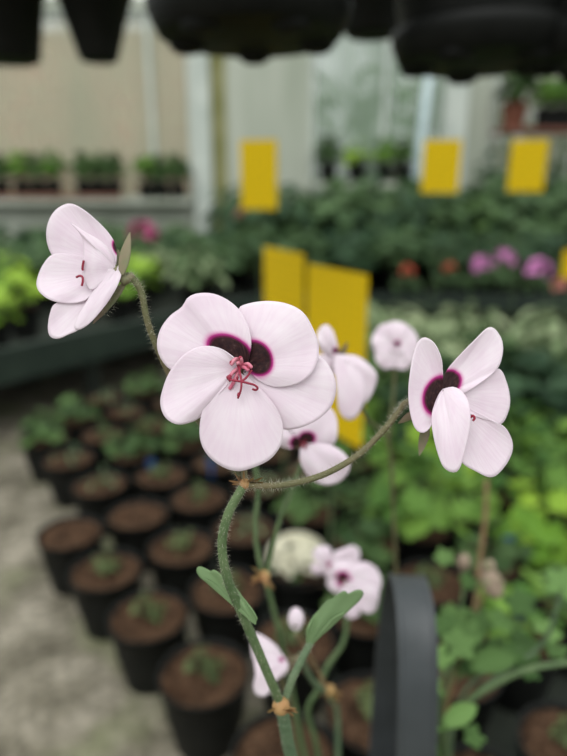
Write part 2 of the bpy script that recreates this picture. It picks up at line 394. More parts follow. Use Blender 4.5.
SC.view_settings.view_transform = 'Standard'; SC.view_settings.look = 'None'; SC.view_settings.gamma = 1; SC.view_settings.exposure = .47
SC.view_settings.use_curve_mapping = False

# ================================================================ the setting
def struct(name, mb, mats, parent=None, smooth=False):
    o = mb.build(name, mats, parent, smooth)
    if parent is None: o['kind'] = 'structure'
    return o
m = MB(); m.box((-4.2, -1.6, -.05), (4.2, 5.15, 0)); struct('floor', m, M['floor'])
YW = 5.0
# back wall: dwarf wall, header and solid panels between the glazed bays
m = MB()
m.box((-4.2, YW, 0), (4.2, YW+.12, .70))
m.box((-.56, YW, .70), (.20, YW+.12, 2.05)); m.box((1.36, YW, .70), (1.60, YW+.12, 2.05))
m.box((-4.2, YW, 2.05), (4.2, YW+.12, 2.13))
struct('wall_back', m, M['wall'])
m = MB(); m.box((-.70, YW-.05, 0), (-.56, YW+.02, 2.05)); struct('trim_1', m, M['white'])
m = MB(); m.box((-.555, YW-.012, 0), (-.44, YW+.002, 2.05)); struct('trim_2', m, M['moss'])
m = MB(); m.box((1.22, YW-.06, 0), (1.40, YW+.02, 2.05)); struct('trim_3', m, M['white'])
m = MB(); m.box((-4.2, YW-.16, .68), (-.72, YW+.02, .72)); struct('trim_4', m, M['wall'])
m = MB(); m.box((.2, YW-.16, .80), (1.22, YW+.02, .84)); struct('trim_5', m, M['wall'])
def window(name, x0, x1, z0, z1, bars, mat):
    m = MB(); t = .04
    m.box((x0, YW+.02, z0), (x1, YW+.08, z0+t)); m.box((x0, YW+.02, z1-t), (x1, YW+.08, z1))
    m.box((x0, YW+.02, z0+t), (x0+t, YW+.08, z1-t)); m.box((x1-t, YW+.02, z0+t), (x1, YW+.08, z1-t))
    for b in bars: m.box((b-.018, YW+.02, z0+t), (b+.018, YW+.08, z1-t))
    f = struct(name, m, M['white'])
    g = MB(); g.box((x0+t*.5, YW+.048, z0+t*.5), (x1-t*.5, YW+.053, z1-t*.5)); g.build('window_pane', mat, f, False)
window('window_1', -4.2, -.70, .70, 2.05, [-3.4, -2.6, -1.02], M['pane'])
window('window_2', .20, 1.36, .70, 2.05, [.78], M['pane2'])
window('window_3', 1.60, 4.2, .70, 2.05, [2.9], M['pane'])
# pipe leaning beside the right post
m = MB(); a = W(431, 60, 4.85); b = W(417, 175, 4.85); d = (b-a); m.tube([a - d*.35, a + d*((0-a.z)/d.z)], .035, 12)
tag(m.build('downpipe', M['bluepipe']), 'pale blue-grey slanting pipe beside the white post', 'pipe')
# things outside
m = MB(); m.box((-6, 8.0, 0), (.3, 8.2, 2.6)); tag(m.build('garden_wall', M['brick'], None, False), 'pinkish brick garden wall seen through the hazy left window', 'wall')
m = MB(); m.box((-9, 5.3, -.06), (9, 12, -.01)); struct('ground_outside', m, M['mid'])

# ---------------------------------------------------------------- leaves
def leaf_pts(R, lobes, depth, seg, rings, rs, notch=.5, droop=.25, cupx=.15):
    vs = [(0, 0, 0)]; fs = []; ph = rs.uniform(0, 6)
    for k in range(1, rings+1):
        s = k/rings
        for j in range(seg):
            th = -PI*.97 + 2*PI*.97*j/(seg-1)
            r = R*(1 - depth*(.5-.5*math.cos(lobes*th)) - .0) * (1 - .5*max(0, abs(th)/PI-.8)/.2*notch)
            r *= 1 + .05*math.cos(lobes*4*th)
            x = r*s*math.cos(th); y = r*s*math.sin(th)
            z = cupx*r*s*(.5+.5*math.cos(lobes*th))*s - droop*(s**2)*R*(.5+.5*math.cos(th)) + .05*R*s*math.sin(5*th+ph)
            vs.append((x + R*.25, y, z))
    vs[0] = (R*.25, 0, 0)
    for j in range(seg-1): fs.append((0, 1+j, 2+j))
    for k in range(rings-1):
        for j in range(seg-1):
            a = 1+k*seg+j; fs.append((a, a+seg, a+seg+1, a+1))
    return vs, fs
def oval_pts(R, rs, droop=.5):
    vs = []; fs = []; k = 7
    for i in range(k+1):
        t = i/k; ww = R*.38*math.sin(PI*min(1, t*.93+.07))**.75; z = -droop*R*t*t + .12*R*t
        vs += [(R*1.6*t, -ww, z+ww*.3), (R*1.6*t, 0, z), (R*1.6*t, ww, z+ww*.3)]
    for i in range(k):
        for j in (0, 1): fs.append((i*3+j, i*3+3+j, i*3+4+j, i*3+1+j))
    return vs, fs
def foliage(seed, n, spread, h, R, kind='lobed', z0=0, seg=22, rings=2, lobes=5, depth=.22, tilt=.5, hmin=.15, petiole=True, flat=.0):
    """leaf mesh and petiole mesh of one plant, standing on the origin"""
    rs = random.Random(seed); lm = MB(); sm = MB()
    for i in range(n):
        u = math.sqrt(rs.random()); az = rs.uniform(0, 2*PI)
        rr = spread*u; zz = z0 + h*(hmin + (1-hmin)*rs.random()**.6*math.sqrt(max(0, 1-u*u*(.85-flat))))
        c = Vector((rr*math.cos(az), rr*math.sin(az), zz))
        size = R*rs.uniform(.6, 1.12)
        v, f = oval_pts(size, rs) if kind == 'oval' else leaf_pts(size, lobes, depth*rs.uniform(.7, 1.3), seg, rings, rs)
        yaw = az + rs.uniform(-.7, .7); tl = tilt*(u*.9 + rs.uniform(-.25, .45))
        mt = Matrix.Translation(c) @ Matrix.Rotation(yaw, 4, 'Z') @ Matrix.Rotation(tl, 4, 'Y') @ Matrix.Rotation(rs.uniform(-.4, .4), 4, 'X')
        lm.add([mt @ Vector(q) for q in v], f, 0, rs.random())
        if petiole:
            b = Vector((c.x*.15, c.y*.15, z0*1.0)); e = mt @ Vector((R*.2 if kind != 'oval' else 0, 0, 0))
            mid = b.lerp(e, .5) + Vector((c.x*-.12, c.y*-.12, h*.08))
            sm.tube([b, mid, e], [R*.06, R*.05, R*.04], 4, cap=False)
    return lm, sm
def granules(mb, rad, z, n, rs, r0=.0015, r1=.004, mi=0):
    for _ in range(n):
        a = rs.uniform(0, 6.28); r = rad*math.sqrt(rs.random())
        mb.blob((r*math.cos(a), r*math.sin(a), z), rs.uniform(r0, r1), 3, mi, sq=(1, rs.uniform(.6, 1), rs.uniform(.5, .9)), jit=.15, rs=rs)
def soil_mesh(rad, z, seed):
    rs = random.Random(seed); mb = MB(); vs = [(0, 0, z)]; fs = []; n = 28; K = 7
    for k in range(1, K+1):
        for j in range(n):
            a = 2*PI*j/n; r = rad*k/K; q = Vector((r*math.cos(a), r*math.sin(a), 0))
            vs.append((q.x, q.y, z + .006*noise.noise(q*60 + Vector((seed, 0, 0))) + .004*(1-(k/K)**2)))
    for j in range(n): fs.append((0, 1+j, 1+(j+1) % n))
    for k in range(K-1):
        for j in range(n): a = 1+k*n; fs.append((a+j, a+n+j, a+n+(j+1) % n, a+(j+1) % n))
    mb.add(vs, fs); granules(mb, rad*.95, z+.003, 130, rs, mi=1)
    return mb.mesh('soil', [M['soil'], M['grit']])
def pot_mesh(r=.0665, h=.12, rib=True):
    mb = MB(); b = r*.70
    mb.lathe([(b, 0), (b*1.01, .003), (r*.90, h*.84), (r*.905, h*.85), (r*.965, h*.855), (r*.985, h*.985), (r, h*.99), (r, h), (r*.96, h), (r*.94, h*.985), (r*.87, h*.5), (r*.68, h*.05)], 36)
    return mb.mesh('pot', M['black'])
POT = pot_mesh(); SOILS = [soil_mesh(.0618, .111, k) for k in range(3)]
def mk(seed, mat, smat='stem', **kw):
    l, s = foliage(seed, **kw); return (l.mesh('leaves', M[mat]), s.mesh('stem', M[smat]))
PL = {}
PL['seed'] = [mk(s, 'seed', n=26, spread=.024, h=.05, R=.0075, z0=.111, depth=.3, seg=14) for s in (1, 2, 3)]
PL['sprig'] = [mk(s, 'greyleaf', n=11, spread=.035, h=.05, R=.012, z0=.111, kind='oval') for s in (4, 5)]
PL['young'] = [mk(s, 'mid', n=26, spread=.06, h=.085, R=.020, z0=.111, depth=.25) for s in (6, 7)]
PL['young_b'] = [mk(s, 'bright', n=26, spread=.065, h=.10, R=.022, z0=.111, depth=.25) for s in (8, 9)]
PL['bright'] = [mk(s, 'bright', n=32, spread=.10, h=.18, R=.032, z0=.11, depth=.3) for s in (10, 11, 12)]
PL['lime'] = [mk(s, 'lime', n=24, spread=.10, h=.16, R=.042, z0=.11, depth=.32) for s in (13, 14)]
PL['midtall'] = [mk(s, 'mid', n=60, spread=.12, h=.22, R=.032, z0=.11, depth=.25) for s in (15, 16, 17)]
PL['pale'] = [mk(s, 'pale', n=60, spread=.13, h=.19, R=.045, z0=.11, kind='oval') for s in (18, 19)]
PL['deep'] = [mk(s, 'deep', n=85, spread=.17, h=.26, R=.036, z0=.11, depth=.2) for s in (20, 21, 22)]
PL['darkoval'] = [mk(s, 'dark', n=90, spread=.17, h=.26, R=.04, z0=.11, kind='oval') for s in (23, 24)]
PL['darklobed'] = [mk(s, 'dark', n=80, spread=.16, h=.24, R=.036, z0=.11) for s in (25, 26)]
PL['sill'] = [mk(s, 'bright', n=60, spread=.08, h=.20, R=.036, z0=.11) for s in (27, 28)]
PL['silldk'] = [mk(s, 'mid', n=60, spread=.08, h=.19, R=.036, z0=.11) for s in (29, 30)]
RS = random.Random(77)
def plant(kind, loc, label, cat='potted plant', group=None, sc=1, name=None, soil=True, pot=True, psc=1):
    t = thing(name or 'potted_plant', loc, label, cat, group, RS.uniform(0, 6.28)); t.scale = (sc, sc, sc)
    if pot:
        p = link('pot', POT, t, True); p.scale = (psc,)*3
        if soil: link('soil', RS.choice(SOILS), p, True)
    if kind:
        lv, st = RS.choice(PL[kind]); link('stem', st, t, True); link('leaves', lv, t, True)
    return t

# ---------------------------------------------------------------- floor pots with seedlings (two-way staggered rows)
p0 = Vector((-.108, .673)); va = Vector((-.1055, .1225)); vb = Vector((.122, .068))
def rail_side(x, y):   # >0 : in front of the rail
    return (x+.869)*.527 - (y-1.787)*.375
FRONT = {
 (-1, 0): (None, 'brown-soiled black pot at the bottom edge behind the slanting hero stem'),
 (0, 0): ('seed', 'nearest black pot of crumbly brown soil with a tiny green tuft, lower centre-left'),
 (1, 0): ('seed', 'black pot with small grey-green seedling, second from the near end of the outer row'),
 (2, 0): ('seed', 'black pot of bare-looking soil with pale leaflets at its back rim, third in outer row'),
 (3, 0): (None, 'black pot of bare soil jutting out leftmost onto the pale floor'),
 (1, 1): ('seed', 'black pot partly behind the pale upcurved leaf left of the main stem'),
 (2, 1): ('seed', 'black pot with bushy grey-green seedling right behind the outer row'),
 (3, 1): (None, 'black pot of bare reddish soil behind the leftmost jutting pot'),
 (4, 1): ('sprig', 'black pot with sparse upright sprig, fourth in the second row'),
 (5, 1): ('sprig', 'small-looking black pot with wispy shoots at left, second last of second row'),
 (6, 1): ('young', 'black pot with a green tuft at the left edge where the pale floor ends'),
}
spots = []
for j in range(0, 14):
    for i in range(-14, 12):
        if j == 0 and (i > 3 or i < -1): continue
        if j == 1 and i > 8: continue
        q = p0 + va*i*(1.0 if j else 1) + vb*j
        if j == 1 and i > 3: q += Vector((-.012, .016))*(i-3)
        if q.y < .45 or q.x > 1.6 or q.y > 2.75: continue
        if rail_side(q.x, q.y) < .10: continue
        if abs(q.x)/q.y > .62: continue
        spots.append((i, j, q))
for i, j, q in spots:
    key = (i, j); x, y = q.x + RS.uniform(-.006, .006), q.y + RS.uniform(-.006, .006)
    pos = (x, y, 0)
    if key in FRONT:
        k, lab = FRONT[key]; t = plant(k, pos, lab, 'potted seedling', None, .97, 'potted_seedling'); continue
    left = x < .12
    if y < .80 and x < .30:
        plant('seed', pos, 'black pot with low green seedling standing under the stems at bottom centre', 'potted seedling', 'seedlings under the stems', .97, 'potted_seedling')
    elif left and y < 1.35:
        plant(RS.choice(['seed', 'seed', 'young', 'sprig']), pos, 'black pot with low seedling in the shaded rows behind the flowers', 'potted seedling', 'shaded seedling rows', .97, 'potted_seedling')
    elif left:
        plant(RS.choice(['young', 'young', 'sprig', 'young', 'seed', 'sprig']), pos, 'black pot with leafy green young plant in the far rows before the dark rail', 'potted plant', 'young plants before the rail', .97, 'potted_plant')
    elif y < 1.0:
        plant(RS.choice(['young', 'seed', 'young_b']), pos, 'black pot with small green plant in the shade at lower right', 'potted plant', 'small plants at lower right', .97, 'potted_plant')
    elif y < 1.75:
        limey = (x > .40 and y > 1.0 and y < 1.5)
        plant(RS.choice(['lime', 'lime', 'bright', 'midtall'] if limey else ['young_b', 'young', 'young_b', 'bright', 'seed'] if x < .42 else ['midtall', 'darklobed', 'midtall', 'darklobed'] if y > 1.45 else ['midtall', 'bright', 'midtall', 'darklobed']), pos, 'leafy green potted plant in the crowded rows behind the right flower', 'potted plant', 'green plants behind the right flower', RS.uniform(.85, 1.0), 'potted_plant')
    else:
        if (i + j) % 2: continue
        plant(RS.choice(['pale', 'pale', 'midtall'] if y > 1.9 and x > .2 else ['midtall', 'midtall', 'pale']), pos, 'pale grey-green bushy potted plant in the band below the dark gap at right', 'potted plant', 'pale plants before the dark gap', RS.uniform(1.0, 1.25), 'potted_plant')
m = MB(); A_ = p0 + vb*1.45 - va*6; B_ = p0 + vb*1.45 + va*9.0  # added dark sheet, stands in for the shade on the floor between the inner pots
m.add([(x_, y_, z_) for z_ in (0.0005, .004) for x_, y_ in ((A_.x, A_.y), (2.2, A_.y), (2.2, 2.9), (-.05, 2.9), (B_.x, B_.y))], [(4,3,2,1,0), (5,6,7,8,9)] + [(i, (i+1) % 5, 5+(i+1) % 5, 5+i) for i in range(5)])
tag(m.build('shade_sheet', M['bench'], None, False), 'dark sheet added on the floor for the shade under the inner pots', 'shade sheet')
# pale domed plant in the middle
c = G(297, 545, .12)
# ---------------------------------------------------------------- bench at the back
BZ = .22
poly = [(-1.25, 1.252), (-.02, 2.98), (3.4, 2.98), (3.4, 4.80), (-3.4, 4.80), (-3.4, 1.252)]
bench = thing('planting_bench', (-.6, 3.4, 0), 'dark green low bench carrying the massed plants, its rail running back from left', 'bench')
m = MB(); n = len(poly)
m.add([(x, y, BZ-.03) for x, y in poly] + [(x, y, BZ) for x, y in poly], [tuple(range(n-1, -1, -1)), tuple(range(n, 2*n))] + [(i, (i+1) % n, n+(i+1) % n, n+i) for i in range(n)])
m.build('bench_top', M['bench'], bench, False)
def board(mb, a, b, z0, z1, th):
    a = Vector((*a, 0)); b = Vector((*b, 0)); d = (b-a).normalized(); nn = Vector((d.y, -d.x, 0))*th
    vs = [a, b, b+nn, a+nn]
    mb.add([(v.x, v.y, z) for z in (z0, z1) for v in vs], [(3,2,1,0),(4,5,6,7),(0,1,5,4),(1,2,6,5),(2,3,7,6),(3,0,4,7)])
m = MB(); board(m, poly[0], poly[1], BZ-.03, .30, .025); m.build('rail', M['rail'], bench, False)
m = MB(); board(m, poly[1], poly[2], BZ-.03, .28, .025); m.build('rail', M['rail'], bench, False)
for x, y in [(-1.2, 1.36), (-.7, 2.08), (-.1, 2.93), (1.2, 3.05), (3.3, 3.05), (-3.3, 1.35), (-3.3, 4.7), (3.3, 4.7), (0, 4.7)]:
    m = MB(); m.box((x-.025, y, 0), (x+.025, y+.05, BZ-.03)); m.build('leg', M['bench'], bench, False)

def rear_plants():
    y = 1.5
    while y < 4.7:
        x = -2.6
        while x < 2.7:
            xx = x + RS.uniform(-.04, .04); yy = y + RS.uniform(-.04, .04)
            # inside bench?
            ok = (rail_side(xx, yy) < -.13) if yy < 3.12 else True
            if abs(xx) > .53*yy + .15: ok = False
            if xx > -.05 and yy < 3.2: ok = False
            if yy > 4.45: ok = False
            if ok:
                loc = (xx, yy, BZ)
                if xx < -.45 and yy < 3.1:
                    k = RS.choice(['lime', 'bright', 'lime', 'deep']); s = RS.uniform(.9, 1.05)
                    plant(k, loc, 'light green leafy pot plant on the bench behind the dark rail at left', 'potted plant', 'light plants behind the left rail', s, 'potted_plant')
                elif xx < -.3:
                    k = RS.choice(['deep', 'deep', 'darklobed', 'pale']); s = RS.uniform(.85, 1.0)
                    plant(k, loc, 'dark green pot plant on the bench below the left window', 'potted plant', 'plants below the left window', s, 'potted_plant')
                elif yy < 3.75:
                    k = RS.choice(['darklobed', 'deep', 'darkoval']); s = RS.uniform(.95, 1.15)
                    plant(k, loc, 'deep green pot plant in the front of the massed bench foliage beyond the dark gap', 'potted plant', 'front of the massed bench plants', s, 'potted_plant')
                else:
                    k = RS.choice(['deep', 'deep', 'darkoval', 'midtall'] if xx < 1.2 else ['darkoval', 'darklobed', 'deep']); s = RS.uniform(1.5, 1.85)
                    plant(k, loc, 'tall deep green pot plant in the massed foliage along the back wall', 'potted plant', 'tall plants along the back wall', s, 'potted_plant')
            x += .27
        y += .26
rear_plants()
# ---------------------------------------------------------------- flower heads on bushy plants at the back
def head_mesh(r, mat, seed, n=16):
    rs = random.Random(seed); mb = MB()
    for i in range(n):
        d = Vector((rs.uniform(-1, 1), rs.uniform(-1, 1), rs.uniform(-.3, 1))).normalized(); c = d*r*.75
        for k in range(5):
            a = 2*PI*k/5 + i; t = d.orthogonal().normalized(); t.rotate(Matrix.Rotation(a, 3, d))
            blade(mb, c, (t + d*.35), d.cross(t), r*.5, r*.2, 0, .3)
    return mb
def flowering(px, py, d, size, mat, label, kind='deep', z0=BZ):
    p = P(px, py, d); h = p.z - z0
    t = thing('flowering_plant', (p.x, p.y, z0), label, 'flowering plant')
    s = max(.4, min(1.3, h/.37)); 
    pt = link('pot', POT, t, True); link('soil', SOILS[0], pt, True)
    lv, st = RS.choice(PL[kind]); o = link('leaves', lv, t, True); o.scale = (s, s, s)
    m = MB(); m.tube([(0, 0, .1), (.004, .005, h*.6), (0, 0, h)], [.004, .003, .002], 6); m.build('stem', M['stem'], t, local=True)
    hm = head_mesh(size, mat, int(px)).build('flower_head', M[mat], t, local=True); hm.location = (0, 0, h)
flowering(480, 266, 3.05, .05, 'mauve', 'leftmost of three mauve flower heads above the bench at right')
flowering(504, 260, 2.98, .052, 'mauve', 'middle and highest of three mauve flower heads above the bench at right')
flowering(538, 271, 3.0, .06, 'mauve', 'rightmost and largest of three mauve flower heads at right')
flowering(143, 234, 3.3, .075, 'magenta', 'dark magenta flower head behind the left flower')
flowering(237, 214, 3.6, .05, 'coral', 'coral pink flower head below the left far yellow card')
flowering(407, 272, 3.0, .035, 'red', 'small red flower head near the edge of the dark gap, left of the mauve ones')
flowering(449, 268, 3.1, .03, 'red', 'dull red flower head directly left of the mauve heads')
flowering(543, 219, 3.8, .055, 'red', 'red flower head below the far right yellow card')
flowering(556, 244, 3.5, .04, 'red', 'dull red flower head at right edge between mauve and red heads')
flowering(560, 286, 2.4, .03, 'coral', 'pale coral flower head at the right edge below the mauve ones', 'pale', 0)
# cream domed plant
t = thing('cushion_plant', G(297, 560, .12)*1 - Vector((0, 0, .12)), 'cream-white domed flower cushion in a pot behind the stems at centre', 'flowering plant')
link('pot', POT, t, True)
mb = MB(); rs = random.Random(3)
for i in range(220):
    a = rs.uniform(0, 6.28); u = math.sqrt(rs.random()); x, y = .052*u*math.cos(a), .052*u*math.sin(a)
    mb.blob((x, y, .118 + .045*math.sqrt(max(0, 1-u*u))), .0065, 3, 0, sq=(1, 1, .7), jit=.15, rs=rs)
mb.build('flower_cushion', M['cream'], t, local=True)
l, s_ = foliage(91, 26, .055, .05, .014, z0=.085); l.build('leaves', M['mid'], t, local=True)

# ---------------------------------------------------------------- sill plants
tr = MB(); xa, xb = W(-40, 190, 4.9).x, W(122, 190, 4.9).x
tr.box((xa, 4.84, .72), (xb, 4.99, .735)); tr.box((xa, 4.835, .72), (xb, 4.842, .755)); 
tag(tr.build('seed_tray', M['traybrown'], None, False), 'long reddish brown tray on the sill of the left window', 'tray')
gi = 0
for grp, xs in (('left', (-14, 2, 22, 38, 54)), ('middle', (84, 99, 114)), ('right', (146, 162, 178))):
    for kx, px in enumerate(xs):
        q = W(px, 190, 4.91)
        t = plant(RS.choice(['sill', 'silldk', 'silldk']), (q.x, 4.915, .735 if px < 118 else .72), 'small green plant in black pot in the %s cluster on the left window sill' % grp, 'potted plant', 'sill plants, %s cluster' % grp, 1.12, 'potted_plant', True, True, .9)
for px, k, lab, s in ((328, 'silldk', 'green plant at the left end of the middle window sill', 1.15), (357, 'lime', 'lime yellow plant in the middle of the middle window sill', 1.15), (385, 'sill', 'green plant right of the lime one on the middle window sill', 1.05), (404, 'silldk', 'dark plant at the right end of the middle window sill', 1.1)):
    q = W(px, 170, 4.92); plant(k, (q.x, 4.92, .84), lab, 'potted plant', None, s, 'potted_plant')
q = P(326, 137, 4.7)
# right shelf
m = MB(); m.box((1.60, 4.72, 1.19), (2.9, 4.98, 1.22)); 
tag(m.build('wall_shelf', M['traybrown'], None, False), 'brown shelf against the right wall carrying pots', 'shelf')
q = W(513, 125, 4.85)
t = plant('silldk', (q.x, 4.85, 1.22), 'green plant in a terracotta-brown pot at left end of the right shelf', 'potted plant', None, 1.5, 'potted_plant')
for c_ in t.children:
    if c_.name.startswith('pot'): c_.data = POT.copy(); c_.data.materials[0] = M['terra']
for px in (545, 559, 573):
    q = W(px, 125, 4.85); plant('sill', (q.x, 4.87, 1.22), 'light green plant in small black pot on the right shelf', 'potted plant', 'black pots on the right shelf', 1.2, 'potted_plant')
# tall dark shrubs below shelf
for k, px in enumerate((500, 530, 560)):
    q = W(px, 190, 4.45); l, s_ = foliage(60+k, 170, .20, .80, .05, 'oval', z0=.12)
    t = thing('shrub', (q.x, 4.45, BZ), 'tall dark green shrub below the right shelf', 'shrub', 'shrubs below the right shelf')
    s_.build('stem', M['stem'], t, local=True); l.build('leaves', M['dark'], t, local=True)
# outside hedge behind the middle window
for k in range(4):
    l, s_ = foliage(40+k, 420, .55, 2.1, .11, 'oval', z0=.1, petiole=False, flat=.5)
    t = thing('garden_bush', (.0+1.25*k, 7.0+.2*(k % 2), 0), 'green garden bush outside behind the middle and right windows', 'bush', 'bushes outside')
    m = MB(); m.tube([(0, 0, 0), (.02, 0, .6), (0, .02, 1.3)], [.04, .03, .02], 8); m.build('trunk', M['stem_tan'], t, local=True)
    l.build('leaves', M['greyleaf'], t, local=True)

# ---------------------------------------------------------------- yellow sticky cards
def card(pl, pr, ztop, h, label, zfloor, group=None):
    """pl, pr: world xy of left and right edges"""
    a = Vector((pl.x, pl.y, 0)); b = Vector((pr.x, pr.y, 0)); c = (a+b)/2; w_ = (b-a).length; rz = math.atan2(b.y-a.y, b.x-a.x)
    t = thing('sticky_trap', (c.x, c.y, zfloor), label, 'insect trap', group, rz)
    m = MB(); m.box((-w_/2, -.0008, ztop-h-zfloor), (w_/2, .0008, ztop-zfloor)); m.build('card', M['card'], t, False, True)
    m = MB(); m.box((-.0015, .0009, 0), (.0015, .0039, ztop-zfloor-.01)); m.build('stake', M['stem'], t, False, True)
    return t
def xy(px, d): return P(px, 300, d)
a = P(308, 262, .93); b = P(368, 276, .80)
card(a, b, P(338, 269, .865).z, .252, 'nearest tall yellow sticky card, right of the pair behind the centre flower', 0)
a = P(264, 243, 1.22); b = P(304, 258, 1.06)
card(a, b, P(284, 250, 1.14).z, .24, 'yellow sticky card left of the pair, half hidden by the centre flower', 0)
for px, w_, y0, d, lab, z in ((258.5, 37, 140, 2.2, 'small far yellow sticky card at left, before the pale wall panel', 0), (443, 38, 140, 2.2, 'small far yellow sticky card before the white post', 0), (530.5, 37, 140, 2.25, 'small far yellow sticky card at right, below the shelf', 0)):
    a = P(px-w_/2, y0, d); b = P(px+w_/2, y0+1, d*.99)
    hh = .245 if px < 300 else .185
    card(a, b, a.z, hh, lab, z)
a = P(564, 250, 1.6); b = P(590, 250, 1.6); card(a, b, a.z, .075, 'sliver of yellow sticky card cut by the right edge', 0)

# blue tags
def bluetag(px, py, d, lab):
    p = P(px, py, d); t = MB(); hz = .105
    t.box((p.x-.004, p.y-.0006, hz), (p.x+.004, p.y+.0006, p.z-.012)); t.box((p.x-.009, p.y-.0008, p.z-.012), (p.x+.009, p.y+.0008, p.z+.010))
    tag(t.build('plant_tag', M['blue'], None, False), lab, 'plant tag')
bluetag(151, 463, 1.42, 'blue plant tag left of and below the centre flower')
bluetag(211, 462, 1.42, 'blue plant tag just beneath the centre flower')
bluetag(521, 607, .90, 'bright blue plant tag in the shade at lower right')
bluetag(508, 541, 1.06, 'dark blue plant tag half hidden under the right flower leaves')

# ---------------------------------------------------------------- hanging pots overhead
rail_t = MB(); 
for y in (.62, 1.3): rail_t.tube([(-2.2, y, 1.62), (2.2, y, 1.62)], .015, 10)
rail_o = rail_t.build('overhead_pipe', M['metal']); tag(rail_o, 'overhead metal pipes that carry the hanging pots', 'pipe')
def hanging(px, bz, d_, r_b, r_t, h, label, saucer=True, plants=True):
    x = d_*(px-283.5)/FPX
    # world Y for a point at that depth and height bz
    y = (d_ - (CAM.z-bz)*math.sin(PITCH))/math.cos(PITCH)
    t = thing('hanging_pot', (x, y, bz), label, 'hanging pot')
    m = MB()
    if saucer:
        m.lathe([(r_b*.82, .0), (r_b*.84, .004), (r_b*.88, .018), (r_b*.92, .030), (r_t, h-.012), (r_t*1.05, h-.012), (r_t*1.05, h), (r_t*.97, h), (r_b*.85, .04)], 48)
    else:
        m.lathe([(r_b*.9, 0), (r_b, .004), (r_t*.96, h-.02), (r_t, h-.02), (r_t*1.02, h), (r_t*.95, h), (r_b*.9, .02)], 40)
    m.build('pot', M['black'], t, local=True)
    if saucer:
        m = MB(); m.lathe([(r_b*.86, -.012), (r_b*.90, -.010), (r_b*.99, .010), (r_b*1.0, .020), (r_b*.985, .021), (r_b*.93, .006), (r_b*.8, -.004)], 48)
        for k in range(5):
            a_ = 2*PI*k/5+.3; m.blob((r_b*.7*math.cos(a_), r_b*.7*math.sin(a_), -.012), .018, 5, sq=(1.2, 1.2, .6))
        m.build('saucer', M['black'], t, local=True)
    m = MB(); m.lathe([(0.001, h-.03), (r_t*.96, h-.032)], 24); m.build('soil', M['soil'], t, local=True)
    yr = min((.62, 1.3), key=lambda q: abs(q-y))
    m = MB()
    for k in range(3):
        a_ = 2*PI*k/3 + .5; m.tube([(r_t*math.cos(a_), r_t*math.sin(a_), h-.006), (0, yr-y, 1.615-bz)], .0015, 5)
    m.build('hanger', M['metal'], t, local=True)
    l, s_ = foliage(int(px)+200, 40, r_t*1.0, .16, .03, z0=h-.03, hmin=.25); l.build('leaves', M['mid'], t, local=True); s_.build('stem', M['stem'], t, local=True)
hanging(480, .908, .70, .104, .118, .17, 'largest black hanging pot overhead at right, with saucer rim')
hanging(250, .926, .66, .112, .118, .17, 'wide shallow-looking black hanging pot overhead at centre')
hanging(604, .900, .66, .085, .10, .17, 'black hanging pot cut by the upper right corner')
hanging(372, 1.015, 1.05, .048, .07, .13, 'small black hanging pot between the two big ones', False)
hanging(99, 1.005, 1.2, .038, .076, .14, 'small tapered black hanging pot, second from the left', False)
hanging(6, 1.005, 1.2, .066, .088, .14, 'black hanging pot in the upper left corner', False)

# ================================================================ hero pelargonium in the handled pot
hero = thing('pelargonium_plant', (.064, .257, .20), 'pelargonium with three sharp pale pink flowers, growing in the pot with the arch handle', 'flowering plant')
def hp(nm='flower'): return None
# -- pot and arch handle
base = hero.location.copy()
pc = Vector((.064, .257, 0)); rim_z = .38; pr = .054; ph = .18
stand = thing('plant_stand', (.10, .27, 0), 'low dark wooden stand under the handled pot, below the view', 'stand')
m = MB(); m.box((-.06, .15, .175), (.26, .42, .20)); m.build('stand_top', M['bench'], stand, False)
for x_, y_ in ((-.05, .16), (.23, .16), (-.05, .39), (.23, .39)):
    m = MB(); m.box((x_, y_, 0), (x_+.02, y_+.02, .175)); m.build('leg', M['bench'], stand, False)
m = MB()
m.lathe([(pr*.7, -ph), (pr*.72, -ph+.004), (pr*.93, -.02), (pr*.99, -.018), (pr*1.0, 0), (pr*.96, 0), (pr*.9, -.03), (pr*.7, -ph+.02)], 48, (pc.x, pc.y, rim_z))
pot = m.build('pot', M['black'], hero)
m = MB(); m.lathe([(.001, -.012), (pr*.94, -.014)], 32, (pc.x, pc.y, rim_z)); m.build('soil', M['soil'], pot)
top = P(411, 590, .30)
hw = .0092; th = .0014
yaw = math.radians(-2)
def handle():
    A = pr*.88; H = top.z - rim_z + .012
    e = Vector((math.sin(yaw), -math.cos(yaw), 0)); wdir = Vector((e.y, -e.x, 0))*-1   # e towards the viewer, wdir across
    c = Vector((top.x, pc.y, rim_z-.012)); mb = MB(); vs = []; fs = []; n = 64; prof = [(-1, 0), (-1, 1.5), (-.78, 1.5), (-.74, 1), (.74, 1), (.78, 1.5), (1, 1.5), (1, 0)]
    for i in range(n+1):
        a = PI*i/n; ca, sa = math.cos(a), math.sin(a); q = .75
        r = Vector((abs(ca)**q*(1 if ca > 0 else -1)*A, 0, abs(sa)**.9*H))
        p = c + e*r.x + Vector((0, 0, r.z)); nn = (e*(ca/A) + Vector((0, 0, sa/H))).normalized()
        for u, v in prof: vs.append(p + wdir*u*hw + nn*v*th)
    k = len(prof)
    for i in range(n):
        for j in range(k): fs.append((i*k+j, i*k+(j+1) % k, (i+1)*k+(j+1) % k, (i+1)*k+j))
    fs.append(tuple(range(k))); fs.append(tuple(n*k+j for j in reversed(range(k))))
    mb.add(vs, fs); return mb
hd = handle().build('handle', M['handle'], pot); tag(hd, 'charcoal plastic arch handle')
bm_ = hd.modifiers.new('soft', 'BEVEL'); bm_.width = .0004; bm_.segments = 2

